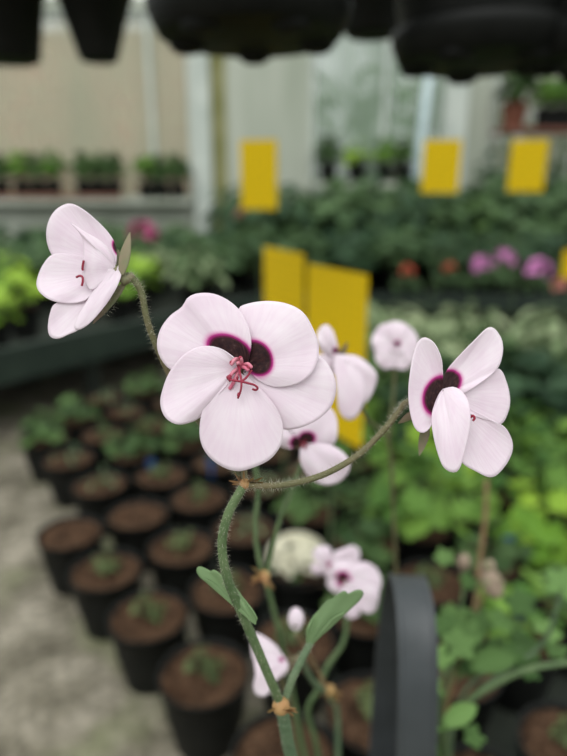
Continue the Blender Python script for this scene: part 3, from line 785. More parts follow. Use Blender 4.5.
# -- centre flower
def flower_core(name, mb_fn, label=None):
    mb = MB(); mb_fn(mb); o = mb.build(name, [M['sepal'], M['hair'], M['pinkish']], hero)
    if label: o['label'] = label
    return o
D = .140
def c4(x, y, z=0): return (140 + x/2.7, 270 + y/2.7, z)
def core_c(mb):
    c = P(240, 368, D+.003)
    mb.tube([c, P(240, 368, D+.006), P(243, 392, D+.010)], [.0012, .0015, .0010], 10)
    for k in range(5):
        a = 2*PI*k/5+.3; d = cv((math.cos(a), math.sin(a), -.35)); blade(mb, c, d, cv((-math.sin(a), math.cos(a), 0)), .009, .0022, 0, -.1)
fl = flower_core('flower', core_c, 'centre pale pink flower, wide open and facing the viewer')
B = c4(268, 268)
def b_(dx, dy, z): return (B[0]+dx, B[1]+dy, z)
mm_ = .001
petal('petal', fl, b_(1, -1, -.2*mm_), [c4(292, 250, 0), c4(300, 205, .8*mm_), c4(297, 170, .9*mm_), c4(287, 140, .8*mm_), c4(265, 104, 0), c4(232, 78, -1*mm_), c4(192, 63, -.8*mm_), c4(152, 64, -.3*mm_), c4(128, 76, 0), c4(113, 100, -.6*mm_), c4(80, 125, -1.2*mm_), c4(54, 163, -1.4*mm_), c4(46, 205, -1.2*mm_), c4(58, 242, -1*mm_), c4(85, 270, -.8*mm_), c4(140, 285, -.8*mm_), c4(200, 285, -.8*mm_), c4(245, 278, -.5*mm_)],
      D, M['petal_b'], cup=.0005, blotch=(140+246/2.7, 270+221/2.7, 24.5, 14.5, math.radians(28)), seed=1)
petal('petal', fl, b_(3, -2, -.8*mm_), [c4(280, 225, -1.2*mm_), c4(284, 180, -1.2*mm_), c4(270, 130, -1.3*mm_), c4(266, 103, -1.4*mm_), c4(300, 89, -1.5*mm_), c4(350, 84, -1*mm_), c4(400, 92, -.3*mm_), c4(440, 114, .4*mm_), c4(466, 155, .8*mm_), c4(482, 200, .9*mm_), c4(480, 242, 1*mm_), c4(462, 280, 1*mm_), c4(430, 305, .9*mm_), c4(385, 316, .8*mm_), c4(345, 311, .4*mm_), c4(312, 290, 0)],
      D, M['petal_b'], cup=0, blotch=(140+316/2.7, 270+238/2.7, 18, 13.8, math.radians(62)), seed=2)
petal('petal', fl, b_(-2, -1, .3*mm_), [c4(258, 240, .6*mm_), c4(240, 226, .8*mm_), c4(216, 211, 1*mm_), c4(182, 205, 1*mm_), c4(145, 212, .6*mm_), c4(110, 236, .3*mm_), c4(80, 275, 0), c4(62, 320, 0), c4(55, 360, 0), c4(67, 396, .5*mm_), c4(96, 416, 1*mm_), c4(130, 413, .8*mm_), c4(165, 395, .3*mm_), c4(200, 350, 0), c4(235, 310, 0)],
      D, M['petal'], cup=.0008, seed=3)
petal('petal', fl, b_(4, 2, -1*mm_), [c4(300, 268, -1.2*mm_), c4(400, 245, -2*mm_), c4(480, 236, -2*mm_), c4(508, 256, -2*mm_), c4(529, 305, -1.4*mm_), c4(521, 360, -1*mm_), c4(490, 397, -.8*mm_), c4(450, 420, -.8*mm_), c4(410, 430, -1*mm_), c4(370, 426, -1*mm_), c4(335, 395, -1*mm_), c4(300, 330, -.8*mm_)],
      D, M['petal'], cup=0, dome=.0008, ripple=.0006, seed=4)
petal('petal', fl, b_(0, 3, .4*mm_), [c4(255, 284, .5*mm_), c4(235, 292, .6*mm_), c4(205, 315, .5*mm_), c4(176, 355, .3*mm_), c4(162, 410, .2*mm_), c4(163, 460, 0), c4(183, 500, 0), c4(220, 530, .3*mm_), c4(265, 543, .6*mm_), c4(312, 531, .6*mm_), c4(352, 510, .4*mm_), c4(379, 475, .3*mm_), c4(387, 435, .3*mm_), c4(380, 398, .3*mm_), c4(358, 358, .4*mm_), c4(325, 320, .6*mm_), c4(290, 290, .5*mm_)],
      D, M['petal'], cup=.0006, ripple=.0003, seed=5)
# stigma and stamens
def c8(x, y, z): return P(215 + x/9.45, 340 + y/9.45, D - z)
m = MB(); e = 3.2*mm_
hub = (250, 392, 4.2*mm_)
for path in ([(215, 230, 1.5*mm_), (235, 310, 3*mm_), hub], [(345, 285, 1.8*mm_), (300, 350, 3.3*mm_), hub], [hub, (248, 450, 4.4*mm_), (236, 500, 4*mm_), (216, 550, 3.4*mm_)], [hub, (190, 385, 4.4*mm_), (130, 372, 3.6*mm_)], [hub, (310, 408, 4.4*mm_), (370, 425, 4*mm_), (402, 452, 3.6*mm_), (388, 472, 3.2*mm_), (355, 465, 2.8*mm_)]):
    m.tube(spline([c8(*q) for q in path], 6), .00026, 8)
for q, r in (((222, 520, 3.8*mm_), .0005), ((140, 360, 3.4*mm_), .0007), ((212, 360, 3*mm_), .0004)): m.blob(c8(*q), r, 6, sq=(.7, 1, 1.3))
tag(m.build('stigma', M['crimson'], fl), 'crimson five-armed stigma')
m = MB()
for path in ([(250, 235, .8*mm_), (210, 180, 2*mm_), (180, 190, 3*mm_), (150, 240, 3*mm_)], [(255, 240, .8*mm_), (250, 190, 2.5*mm_), (240, 165, 3*mm_)], [(265, 240, .8*mm_), (310, 225, 2.5*mm_), (350, 265, 3*mm_)], [(240, 250, .8*mm_), (175, 300, 2*mm_), (140, 350, 2*mm_)], [(240, 255, .8*mm_), (170, 410, 1.6*mm_), (135, 465, 1.3*mm_)], [(250, 250, .8*mm_), (290, 265, 2.6*mm_), (320, 290, 3*mm_)], [(245, 240, .8*mm_), (225, 215, 2.4*mm_), (205, 225, 3*mm_)]):
    m.tube(spline([c8(*q) for q in path], 5), [.0004]*5*3+[.00025] if len(path) == 4 else [.00042]*10+[.00025], 7)
for q, r in (((160, 215, 2.8*mm_), .0006), ((315, 262, 2.8*mm_), .0005), ((130, 355, 2*mm_), .0006), ((240, 170, 2.8*mm_), .0005)): m.blob(c8(*q), r, 5, mi=1)
m.build('stamens', [M['pinkish'], M['crimson']], fl)

# -- right flower
D2 = .143
def c5(x, y, z=0): return (370 + x/2.878, 310 + y/2.878, z)
def core_r(mb):
    c = P(*c5(214, 245)[:2], D2+.002); q = P(*c5(170, 290)[:2], D2+.005)
    mb.tube([c, q, P(*c5(130, 262)[:2], D2+.006)], [.0010, .0014, .0010], 10)
    blade(mb, P(*c5(165, 325)[:2], D2+.006), cv((-.25, -1, 0)), cv((1, 0, .2)), .0085, .0014, 0, .1)
    blade(mb, P(*c5(140, 290)[:2], D2+.006), cv((-.9, -.6, 0)), cv((0, 1, .2)), .006, .0012, 0, .1)
    blade(mb, q, cv((-.6, .5, -.3)), cv((0, 1, .2)), .007, .0014, 0, .1)
fr = flower_core('flower', core_r, 'right pale pink flower turned sideways to the right')
Bx = (370+212/2.878, 310+240/2.878)
def r_(z, dx=0, dy=0): return (Bx[0]+dx, Bx[1]+dy, z)
petal('petal', fr, r_(0, -1, 0), [c5(207, 215, 0), c5(209, 170, 1*mm_), c5(203, 132, 1.5*mm_), c5(184, 94, 1.8*mm_), c5(160, 79, 2*mm_), c5(144, 85, 2*mm_), c5(130, 110, 2.2*mm_), c5(118, 165, 2.6*mm_), c5(111, 230, 3*mm_), c5(115, 290, 3*mm_), c5(129, 338, 3*mm_), c5(150, 354, 2.6*mm_), c5(172, 340, 2*mm_), c5(190, 300, 1.2*mm_), c5(204, 265, .4*mm_)],
      D2, M['petal_b'], cup=0, dome=-.001, ripple=.0002, blotch=(370+197/2.878, 310+247/2.878, 19.5, 14.5, math.radians(112)), seed=6)
petal('petal', fr, r_(-1*mm_, 1, 0), [c5(204, 228, -1*mm_), c5(214, 188, -1*mm_), c5(240, 150, -1.5*mm_), c5(300, 88, -2.5*mm_), c5(345, 49, -3*mm_), c5(374, 74, -3.5*mm_), c5(383, 110, -3.5*mm_), c5(376, 150, -3*mm_), c5(358, 178, -3*mm_), c5(310, 215, -2.5*mm_), c5(262, 245, -2*mm_)],
      D2, M['petal_b'], cup=0, dome=-.0012, ripple=.0003, blotch=(370+218/2.878, 310+212/2.878, 16, 12, math.radians(-30)), seed=7)
petal('petal', fr, r_(-2.2*mm_, 3, 0), [c5(240, 215, -3*mm_), c5(300, 190, -4*mm_), c5(368, 168, -4.5*mm_), c5(393, 208, -5*mm_), c5(403, 260, -5*mm_), c5(396, 298, -5*mm_), c5(378, 328, -5*mm_), c5(345, 330, -4.5*mm_), c5(295, 310, -3.5*mm_), c5(250, 280, -2.6*mm_)],
      D2, M['petal'], cup=0, dome=-.0008, ripple=.0004, seed=8)
petal('petal', fr, r_(-1*mm_, 4, 4), [c5(265, 290, -1*mm_), c5(320, 312, -1.6*mm_), c5(378, 330, -2*mm_), c5(404, 362, -2.4*mm_), c5(411, 398, -2.2*mm_), c5(396, 438, -2*mm_), c5(366, 474, -1.8*mm_), c5(342, 481, -1.6*mm_), c5(308, 466, -1.4*mm_), c5(263, 436, -1*mm_), c5(258, 380, -.8*mm_), c5(248, 320, -.8*mm_)],
      D2, M['petal'], cup=0, dome=-.0008, ripple=.0003, seed=9)
petal('petal', fr, r_(.5*mm_, -1, -4), [c5(218, 226, 1*mm_), c5(240, 222, 1.5*mm_), c5(264, 234, 2*mm_), c5(283, 265, 3*mm_), c5(289, 310, 4*mm_), c5(284, 360, 4.5*mm_), c5(270, 420, 5*mm_), c5(255, 460, 5*mm_), c5(235, 467, 5*mm_), c5(210, 450, 4.5*mm_), c5(193, 405, 4*mm_), c5(181, 355, 3.4*mm_), c5(177, 310, 3*mm_), c5(186, 272, 2*mm_), c5(200, 240, 1*mm_)],
      D2, M['petal'], cup=0, dome=.0016, ripple=.0003, seed=10)
m = MB(); q = [P(*c5(x, y)[:2], D2-z) for x, y, z in ((250, 290, 1.5*mm_), (285, 308, 2.6*mm_), (296, 304, 3*mm_), (301, 311, 3*mm_), (296, 319, 2.8*mm_))]
m.tube(spline(q, 6), .00028, 8); m.build('stigma', M['crimson'], fr)

# -- left flower
D3 = .1455
def c3(x, y, z=0): return (x/2.984, 180 + y/2.984, z)
def core_l(mb):
    c = P(*c3(345, 265)[:2], D3+.001); q = P(*c3(376, 300)[:2], D3+.001)
    mb.tube([c, q, P(*c3(400, 285)[:2], D3+.001)], [.0013, .0015, .0010], 10)
    blade(mb, P(*c3(362, 282)[:2], D3-.001), cv((.12, 1, .1)), cv((1, 0, .3)), .0105, .0017, 0, .22)
    blade(mb, P(*c3(372, 310)[:2], D3+.001), cv((-.75, -1, 0)), cv((1, -.6, .5)), .0125, .0017, 0, .05)
    blade(mb, P(*c3(366, 290)[:2], D3+.002), cv((-.3, 1, -.2)), cv((1, 0, .3)), .008, .0015, 0, .15)
    hp_ = [P(*c3(x, y)[:2], D3) for x, y in ((372, 310), (340, 360), (312, 400))]
    hairs(mb, hp_, .0008, 60, .0016, 5)
    hairs(mb, [c, q], .0014, 60, .0014, 6)
flf = flower_core('flower', core_l, 'left pale pink flower seen from its side, facing left')
Bl = (345/2.984, 180+264/2.984)
def l_(z, dx=0, dy=0): return (Bl[0]+dx, Bl[1]+dy, z)
petal('petal', flf, l_(-1*mm_, 0, -3), [c3(348, 235, -1*mm_), c3(345, 195, -1*mm_), c3(322, 155, -1.4*mm_), c3(282, 115, -1.6*mm_), c3(242, 84, -1.6*mm_), c3(207, 70, -1.6*mm_), c3(170, 86, -1.8*mm_), c3(146, 120, -2.2*mm_), c3(138, 165, -2.6*mm_), c3(148, 210, -2.6*mm_), c3(175, 245, -2.6*mm_), c3(240, 265, -2*mm_), c3(310, 265, -1.4*mm_)],
      D3, M['petal_b'], cup=0, dome=-.001, ripple=.0003, blotch=(350/2.984, 180+205/2.984, 5, 12, math.radians(-25)), seed=11, boff=.35)
petal('petal', flf, l_(-.4*mm_, 0, 0), [c3(340, 235, 0), c3(318, 200, .8*mm_), c3(290, 176, 1.2*mm_), c3(250, 153, 1.6*mm_), c3(210, 127, 2*mm_), c3(232, 150, 1.4*mm_), c3(246, 175, 1*mm_), c3(250, 215, .8*mm_), c3(245, 262, .8*mm_), c3(252, 300, .6*mm_), c3(270, 328, .6*mm_), c3(300, 310, .4*mm_), c3(335, 280, 0)],
      D3, M['petal'], cup=0, dome=.0012, ripple=.0002, seed=12)
petal('petal', flf, l_(-1.4*mm_, -3, 3), [c3(310, 240, -1.6*mm_), c3(240, 226, -2*mm_), c3(165, 220, -1.8*mm_), c3(130, 250, -1.4*mm_), c3(110, 300, -.8*mm_), c3(116, 332, -.4*mm_), c3(150, 358, 0), c3(200, 369, 0), c3(250, 361, 0), c3(276, 338, -.4*mm_), c3(310, 310, -1*mm_)],
      D3, M['petal'], cup=0, dome=-.0006, ripple=.0003, seed=13)
petal('petal', flf, l_(0, 1, 1), [c3(356, 252, .6*mm_), c3(362, 280, 1*mm_), c3(346, 325, 1.6*mm_), c3(310, 380, 2*mm_), c3(265, 430, 2*mm_), c3(232, 448, 2*mm_), c3(222, 440, 1.8*mm_), c3(228, 420, 1.4*mm_), c3(255, 370, 1*mm_), c3(290, 315, .6*mm_), c3(325, 265, .4*mm_)],
      D3, M['petal'], cup=0, dome=.001, ripple=.0002, seed=14)
petal('petal', flf, l_(-1*mm_, -2, 8), [c3(290, 330, -.6*mm_), c3(230, 366, -.6*mm_), c3(168, 368, -.6*mm_), c3(150, 395, -.6*mm_), c3(143, 440, -.4*mm_), c3(151, 468, 0), c3(175, 473, 0), c3(205, 460, 0), c3(235, 446, 0), c3(285, 395, -.3*mm_)],
      D3, M['petal'], cup=0, dome=-.0005, ripple=.0002, seed=15)
m = MB()
for pts in (((250, 240, 2), (246, 262, 1.6), (248, 270, 1.4)), ((228, 290, 1.4), (238, 286, 1.7), (246, 290, 1.8), (247, 302, 1.8), (244, 316, 1.6))):
    m.tube(spline([P(*c3(x, y)[:2], D3 - z*mm_) for x, y, z in pts], 6), .00028, 8)
m.build('stigma', M['crimson'], flf)

# -- stems of the hero plant
st_node = (245, 484, .1435)
stem('pedicel', hero, [(126, 275, D3+.001), (135, 281, D3+.001), (142, 295, D3+.001), (147, 320, D3+.0015), (156, 345, D3+.003), (175, 385, D3+.006), (205, 430, D3+.005), (235, 470, .147), st_node], .00088, .0007, M['stem_br'], 700, .0017, seed=1)
stem('pedicel', hero, [(241, 385, .151), (241, 420, .150), (243, 455, .147), st_node], .0008, .0008, M['stem_br'], 200, .0014, seed=2)
stem('pedicel', hero, [(410, 402, D2+.006), (404, 404, D2+.006), (397, 414, D2+.005), (382, 432, D2+.004), (358, 455, D2+.003), (325, 474, D2+.001), (290, 484, D2), (262, 486, D2), st_node], .00075, .0008, M['stem_br'], 800, .0016, seed=3)
stem('main_stem', hero, [st_node, (240, 492, .1435), (228, 515, .144), (222, 545, .146), (228, 580, .149), (245, 620, .155), (262, 660, .162), (281, 705, .172)], .00105, .0013, M['stem'], 900, .0013, 10, seed=4)
stem('main_stem', hero, [(281, 703, .172), (285, 725, .177), (291, 756, .186), (306, 800, .205), (335, 905, .262)], .0017, .0022, M['stem_bluish'], 300, .001, 10, seed=5)
stem('branch_stem', hero, [(283, 706, .173), (292, 680, .172), (304, 655, .172), (311, 642, .172)], .0012, .0010, M['stem_bluish'], 200, .001, 10, seed=6)
# bracts at the nodes
m = MB(); rs = random.Random(5); c = P(*st_node)
for k in range(8):
    a = rs.uniform(0, 6.28); blade(m, c + cv((math.cos(a), math.sin(a)*.5, .4))*.0006, cv((math.cos(a), rs.uniform(-.2, .9), math.sin(a)*.6)), cv((-.2, .5, 1)), rs.uniform(.0025, .0042), .0009, 0, .2)
m.blob(c, .0014, 6); tag(m.build('bracts', M['bract'], hero), 'tan papery bracts at the upper stem node')
m = MB(); c = P(281, 706, .171)
for k in range(7):
    a = rs.uniform(0, 6.28); blade(m, c + cv((math.cos(a), 0, .6))*.0014, cv((math.cos(a)*1.2, rs.uniform(-.5, .4), .4)), cv((-.2, .5, 1)), rs.uniform(.003, .0045), .0013, 0, .2)
m.blob(c, .0026, 6); tag(m.build('bracts', M['bract'], hero), 'yellow-tan bracts at the lower stem node')
# leaves
def c7(x, y, z=0): return (190 + x/2.552, 460 + y/2.552, z)
petal('leaf', hero, c7(167, 420, 0), [c7(162, 410, 0), c7(146, 390, -.5*mm_), c7(124, 362, -1*mm_), c7(98, 334, -1.5*mm_), c7(62, 315, -2*mm_), c7(32, 303, -2.4*mm_), c7(26, 292, -2.4*mm_), c7(36, 282, -2.4*mm_), c7(62, 288, -2*mm_), c7(92, 304, -1.2*mm_), c7(114, 325, -.8*mm_), c7(136, 352, -.4*mm_), c7(160, 384, 0), c7(172, 406, 0)],
      .152, M['heroleaf'], dome=.001, ripple=.0008, seed=21, thick=.0004, N=110, serr=.08)
petal('leaf', hero, c7(303, 478, 0), [c7(296, 460, 0), c7(300, 430, .5*mm_), c7(318, 398, 1*mm_), c7(345, 368, 1.5*mm_), c7(378, 348, 2*mm_), c7(412, 342, 2.4*mm_), c7(433, 348, 2.8*mm_), c7(428, 362, 3*mm_), c7(405, 375, 2.6*mm_), c7(392, 392, 2*mm_), c7(362, 406, 2*mm_), c7(345, 422, 1.4*mm_), c7(325, 432, 1*mm_), c7(316, 455, .4*mm_), c7(309, 470, 0)],
      .172, M['heroleaf'], dome=.0015, ripple=.0014, seed=22, thick=.0004, N=110, serr=.09)

# ================================================================ generic flower for the blurred ones
def gen_flower(parent, px, py, d, R, nrm, roll, cup=.35, seed=0, label=None, npet=5):
    c = P(px, py, d); n_ = cv(nrm); u = n_.orthogonal().normalized(); 
    up = AU - n_*AU.dot(n_); 
    if up.length > .05: u = up.normalized()
    u.rotate(Matrix.Rotation(roll, 3, n_)); v = n_.cross(u)
    mb = MB()
    mb.tube([c - n_*R*.3, c - n_*R*.1, c + n_*R*.05], [R*.07, R*.10, R*.08], 8)
    for k in range(5):
        a = 2*PI*k/5+.6; dd = u*math.cos(a) + v*math.sin(a); blade(mb, c - n_*R*.12, dd - n_*.5, n_.cross(dd), R*.45, R*.1, 0, .1)
    f = mb.build('flower', M['sepal'], parent)
    if label: f['label'] = label
    rs = random.Random(seed)
    for k in range(npet):
        a = 2*PI*(k+.5)/5 + rs.uniform(-.12, .12); up_ = k in (0, 4); rd = u*math.cos(a) + v*math.sin(a); tg = n_.cross(rd)
        cc = cup + rs.uniform(-.15, .15); K = 14; Nw = 15; vs = []; bl = []; uvs = []
        wid = R*(.60 if up_ else .56)*rs.uniform(.9, 1.05)
        for i in range(K+1):
            s = .04+.96*i/K
            for j in range(Nw):
                t = -1 + 2*j/(Nw-1); x = s*R*(1 - .10*t*t*s + .03*s*math.sin(4*t+seed+2*k) - .03*s*math.exp(-(t*4)**2)); w_ = wid*math.sin(PI*min(.97, s*.80+.05))**.7*t if s < .98 else wid*math.sin(PI*.83)**.7*t*.8
                ns = R*(math.sin(cc)*s*.9 - .25*cc*s*s) + .05*R*t*t*s + .03*R*s*math.sin(4*t+seed+k)
                vs.append(c + rd*x*math.cos(cc) + tg*w_ + n_*(ns + .004*R*k)); uvs.append((j/(Nw-1)+k, s))
                bl.append(math.hypot((s-.18)/.19, w_/(.20*R)) if up_ else 9)
        fs = [(i*Nw+j, i*Nw+j+1, (i+1)*Nw+j+1, (i+1)*Nw+j) for i in range(K) for j in range(Nw-1)]
        me = bpy.data.meshes.new('petal'); me.from_pydata([tuple(q) for q in vs], [], fs); me.materials.append(M['petal_b'] if up_ else M['petal'])
        me.polygons.foreach_set('use_smooth', [True]*len(fs))
        at = me.attributes.new('blotch', 'FLOAT', 'POINT'); at.data.foreach_set('value', bl)
        uv = me.uv_layers.new(name='UVMap')
        for lp in me.loops: uv.data[lp.index].uv = uvs[lp.vertex_index]
        o = link('petal', me, f); sm = o.modifiers.new('thickness', 'SOLIDIFY'); sm.thickness = .0003; sm.offset = 0
    m = MB()
    for k in range(4):
        a = k*1.6; m.tube([c, c + n_*R*.2, c + n_*R*.28 + (u*math.cos(a)+v*math.sin(a))*R*.12], R*.016, 5)
    m.build('stamens', M['crimson'], f)
    return f
def bud(parent, px, py, d, R, mat='petal', label=None, lean=(0, 1, 0)):
    c = P(px, py, d); dd = cv(lean); rot = dd.to_track_quat('Z', 'Y').to_matrix()
    m = MB(); m.blob(c, R, 10, 0, sq=(.8, .8, 1.15), rot=rot)
    for k in range(5):
        a = 2*PI*k/5; t = dd.orthogonal().normalized(); t.rotate(Matrix.Rotation(a, 3, dd))
        blade(m, c - dd*R*1.1 + t*R*.25, dd*1.2 + t*.62, dd.cross(t), R*1.5, R*.34, 1, -.35)
    m.tube([c - dd*R*1.9, c - dd*R*1.0], [R*.16, R*.34], 8, 1)
    pts = [c + dd*R*q for q in (-1, 0, 1)]; hairs(m, pts, R*.8, 60, R*.35, 3, 2)
    o = m.build('bud', [M[mat], M['sepal'], M['hair']], parent)
    if label: o['label'] = label
    return o

# second pelargonium behind
p2 = hero   # the blurred blooms further back grow from the same pot
def traced_flower(cx, cy, d, R, label, petals, axis, throat=True):
    """flower whose petals follow the seen outlines; petals = (outline, base, z, blotch, boff)"""
    c = P(cx, cy, d+.001); ax = cv(axis); mb = MB()
    mb.tube([c - ax*R*.1, c - ax*R*.3, c - ax*R*.55], [R*.07, R*.11, R*.07], 8)
    u = ax.orthogonal().normalized(); v = ax.cross(u)
    for k in range(5):
        a = 2*PI*k/5+.6; dd = u*math.cos(a) + v*math.sin(a); blade(mb, c - ax*R*.3, dd*.5 + ax*.3, ax.cross(dd), R*.5, R*.1, 0, .1)
    f = mb.build('flower', M['sepal'], p2); f['label'] = label
    for k, (ol, b, z, blt, bo) in enumerate(petals):
        n = len(ol)
        petal('petal', f, (b[0], b[1], z*.3), [(x, y, z*(.5+.5*math.sin(PI*i/(n-1)))) for i, (x, y) in enumerate(ol)], d, M['petal_b'] if blt else M['petal'], dome=R*.12, ripple=R*.03, blotch=blt, boff=bo, seed=int(cx)+k, N=40, K=14, thick=.0003)
    if throat:
        m = MB()
        for k in range(5):
            a = k*1.26; m.tube([c + cv((0, 0, 1))*R*.05, c + cv((math.cos(a)*.4, math.sin(a)*.4, 1))*R*.22], R*.02, 5)
        m.build('stamens', M['crimson'], f)
def q3(*p): return [(260+x/2.8, 230+y/2.8) for x, y in p]
def q6(*p): return [(220+x/3.15, 500+y/3.15) for x, y in p]
def q7(*p): return [(220+x/3.15, 620+y/3.15) for x, y in p]
b, = q3((207, 348))
traced_flower(b[0], b[1], .235, .018, 'white flower in profile before the yellow card', [
    (q3((190, 352), (168, 335), (158, 300), (168, 275), (186, 265), (205, 284), (217, 325), (215, 345)), b, .002, (b[0]+1, b[1]-4, 5, 6, 0), .6),
    (q3((200, 352), (150, 350), (120, 380), (130, 420), (170, 430), (210, 400)), b, -.003, None, 0),
    (q3((225, 350), (268, 352), (300, 372), (327, 405), (320, 445), (300, 480), (280, 480), (240, 400)), b, -.002, None, 0),
    (q3((235, 352), (262, 370), (292, 420), (290, 480), (268, 526), (240, 530), (220, 500), (216, 440), (204, 385)), b, .003, None, 0)], (-.5, .3, .7), False)
b, = q3((122, 598))
traced_flower(b[0], b[1], .215, .0175, 'half-hidden white flower with dark purple throat below the yellow card', [
    (q3((118, 575), (85, 560), (95, 530), (130, 505), (180, 490), (210, 515), (217, 560), (205, 600), (150, 602)), b, -.001, (b[0]+3, b[1]-5, 11, 9, -.3), .25),
    (q3((110, 590), (80, 570), (55, 540), (40, 560), (50, 600), (85, 612)), b, -.002, (b[0]-4, b[1]-1, 12, 9, 0), .25),
    (q3((140, 606), (190, 600), (238, 628), (252, 665), (225, 704), (180, 714), (140, 694), (115, 655), (112, 615)), b, .002, None, 0)], (-.4, .2, .8))
b, = q3((384, 330))
traced_flower(b[0], b[1], .30, .014, 'small cupped white flower left of the right flower', [
    (q3((350, 345), (325, 345), (312, 310), (332, 272), (358, 262), (375, 290)), b, -.001, (b[0], b[1]-4, 6, 6, 0), .6),
    (q3((372, 300), (345, 275), (370, 256), (405, 262), (420, 285), (400, 310)), b, .001, (b[0], b[1]-4, 7, 7, 0), .6),
    (q3((392, 310), (410, 270), (436, 290), (444, 325), (430, 350), (400, 350)), b, 0, (b[0], b[1]-4, 6, 6, 0), .6),
    (q3((370, 335), (330, 330), (322, 360), (345, 388), (378, 385)), b, 0, None, 0),
    (q3((390, 340), (430, 335), (432, 365), (410, 390), (380, 388)), b, .0005, None, 0)], (.1, .7, .3), False)
b, = q6((388, 255))
traced_flower(b[0], b[1], .30, .015, 'white flower beside the handle with magenta throat', [
    (q6((375, 245), (350, 225), (360, 195), (395, 190), (425, 200), (420, 230), (400, 245)), b, -.001, (b[0], b[1]-2, 13, 12, 0), .45),
    (q6((395, 245), (420, 205), (455, 195), (490, 212), (508, 250), (500, 285), (440, 280), (400, 262)), b, 0, (b[0], b[1], 13, 12, 0), .45),
    (q6((400, 260), (470, 260), (500, 280), (495, 335), (480, 356), (445, 350), (415, 310)), b, .001, None, 0),
    (q6((395, 275), (430, 320), (440, 360), (425, 372), (402, 372), (385, 340), (380, 290)), b, .0015, None, 0),
    (q6((375, 262), (350, 250), (335, 262), (350, 285), (370, 295), (388, 280)), b, 0, (b[0], b[1], 13, 12, 0), .6)], (.2, .2, .9))
b, = q6((342, 206))
traced_flower(b[0], b[1], .315, .012, 'small white flower up against the one beside the handle', [
    (q6((330, 200), (300, 190), (292, 165), (312, 145), (345, 148), (352, 180)), b, 0, (b[0], b[1], 10, 10, 0), .82),
    (q6((350, 195), (360, 165), (385, 155), (418, 143), (440, 160), (432, 200), (380, 215)), b, 0, (b[0], b[1], 10, 10, 0), .82),
    (q6((330, 208), (292, 200), (288, 222), (310, 235), (338, 225)), b, .0005, None, 0),
    (q6((345, 215), (330, 235), (350, 258), (375, 240), (365, 215)), b, .0005, None, 0)], (-.3, .2, .9))
b, = q7((212, 132))
traced_flower(b[0], b[1], .24, .013, 'pink-white flower in profile behind the lower stem', [
    (q7((195, 112), (178, 82), (148, 58), (118, 42), (100, 48), (98, 90), (108, 130), (150, 150), (190, 145)), b, -.001, (b[0]-6, b[1]-2, 6, 8, 0), .72),
    (q7((190, 120), (140, 105), (108, 125), (112, 170), (105, 205), (115, 236), (145, 238), (165, 205), (195, 170), (215, 150)), b, .001, (b[0]-6, b[1]-3, 6, 7, 0), .70),
    (q7((215, 145), (205, 170), (175, 190), (160, 205), (165, 180), (190, 150)), b, .002, None, 0)], (-.8, 0, .5), False)
bud(p2, 296, 619, .24, .0040, label='pale round bud between the stems')
for k, (pp, r0, r1, mt, hr) in enumerate([
    ([(262, 574, .235), (255, 530, .232), (258, 490, .23), (252, 452, .23)], .0010, .0009, 'stem', 200),
    ([(266, 574, .235), (278, 525, .228), (292, 490, .222), (303, 460, .22)], .0010, .0008, 'stem', 200),
    ([(264, 572, .24), (276, 620, .255), (290, 680, .28), (306, 760, .32), (330, 850, .345)], .0012, .0015, 'stem', 120),
    ([(354, 388, .245), (368, 420, .28), (388, 440, .31), (393, 500, .335), (396, 575, .36), (402, 680, .36), (408, 850, .345)], .0008, .0013, 'stem_br', 100),
    ([(396, 352, .303), (393, 400, .31), (388, 440, .31)], .0008, .0008, 'stem_br', 100),
    ([(350, 596, .31), (344, 640, .31), (328, 665, .31), (318, 690, .31), (308, 712, .315), (318, 756, .33), (325, 850, .36)], .0012, .0018, 'stem', 100),
    ([(336, 580, .32), (346, 630, .315), (330, 665, .31)], .001, .001, 'stem', 80),
    ([(297, 628, .243), (304, 648, .27), (316, 668, .30), (326, 688, .305)], .0009, .0012, 'stem_tan', 80),
    ([(300, 655, .26), (312, 680, .29), (330, 698, .31), (338, 725, .33), (336, 850, .36)], .0012, .0016, 'stem_bluish', 80),
    ([(275, 668, .245), (285, 690, .27), (296, 730, .31), (304, 850, .36)], .0010, .0016, 'stem_br', 60),
]): stem('flower_stem', p2, pp, r0, r1, M[mt], hr, .0016, 7, seed=40+k)
rs = random.Random(9)
for cc, rr in ((P(264, 576, .234), .0026), (P(330, 690, .305), .0030)):
    m = MB()
    for k in range(8):
        a = rs.uniform(0, 6.28); blade(m, cc, cv((math.cos(a)*1.1, rs.uniform(-.7, .8), .5)), cv((-.2, .5, 1)), rs.uniform(.005, .008), .002, 0, .2)
    m.blob(cc, rr, 6); m.build('bracts', M['bract'], p2)
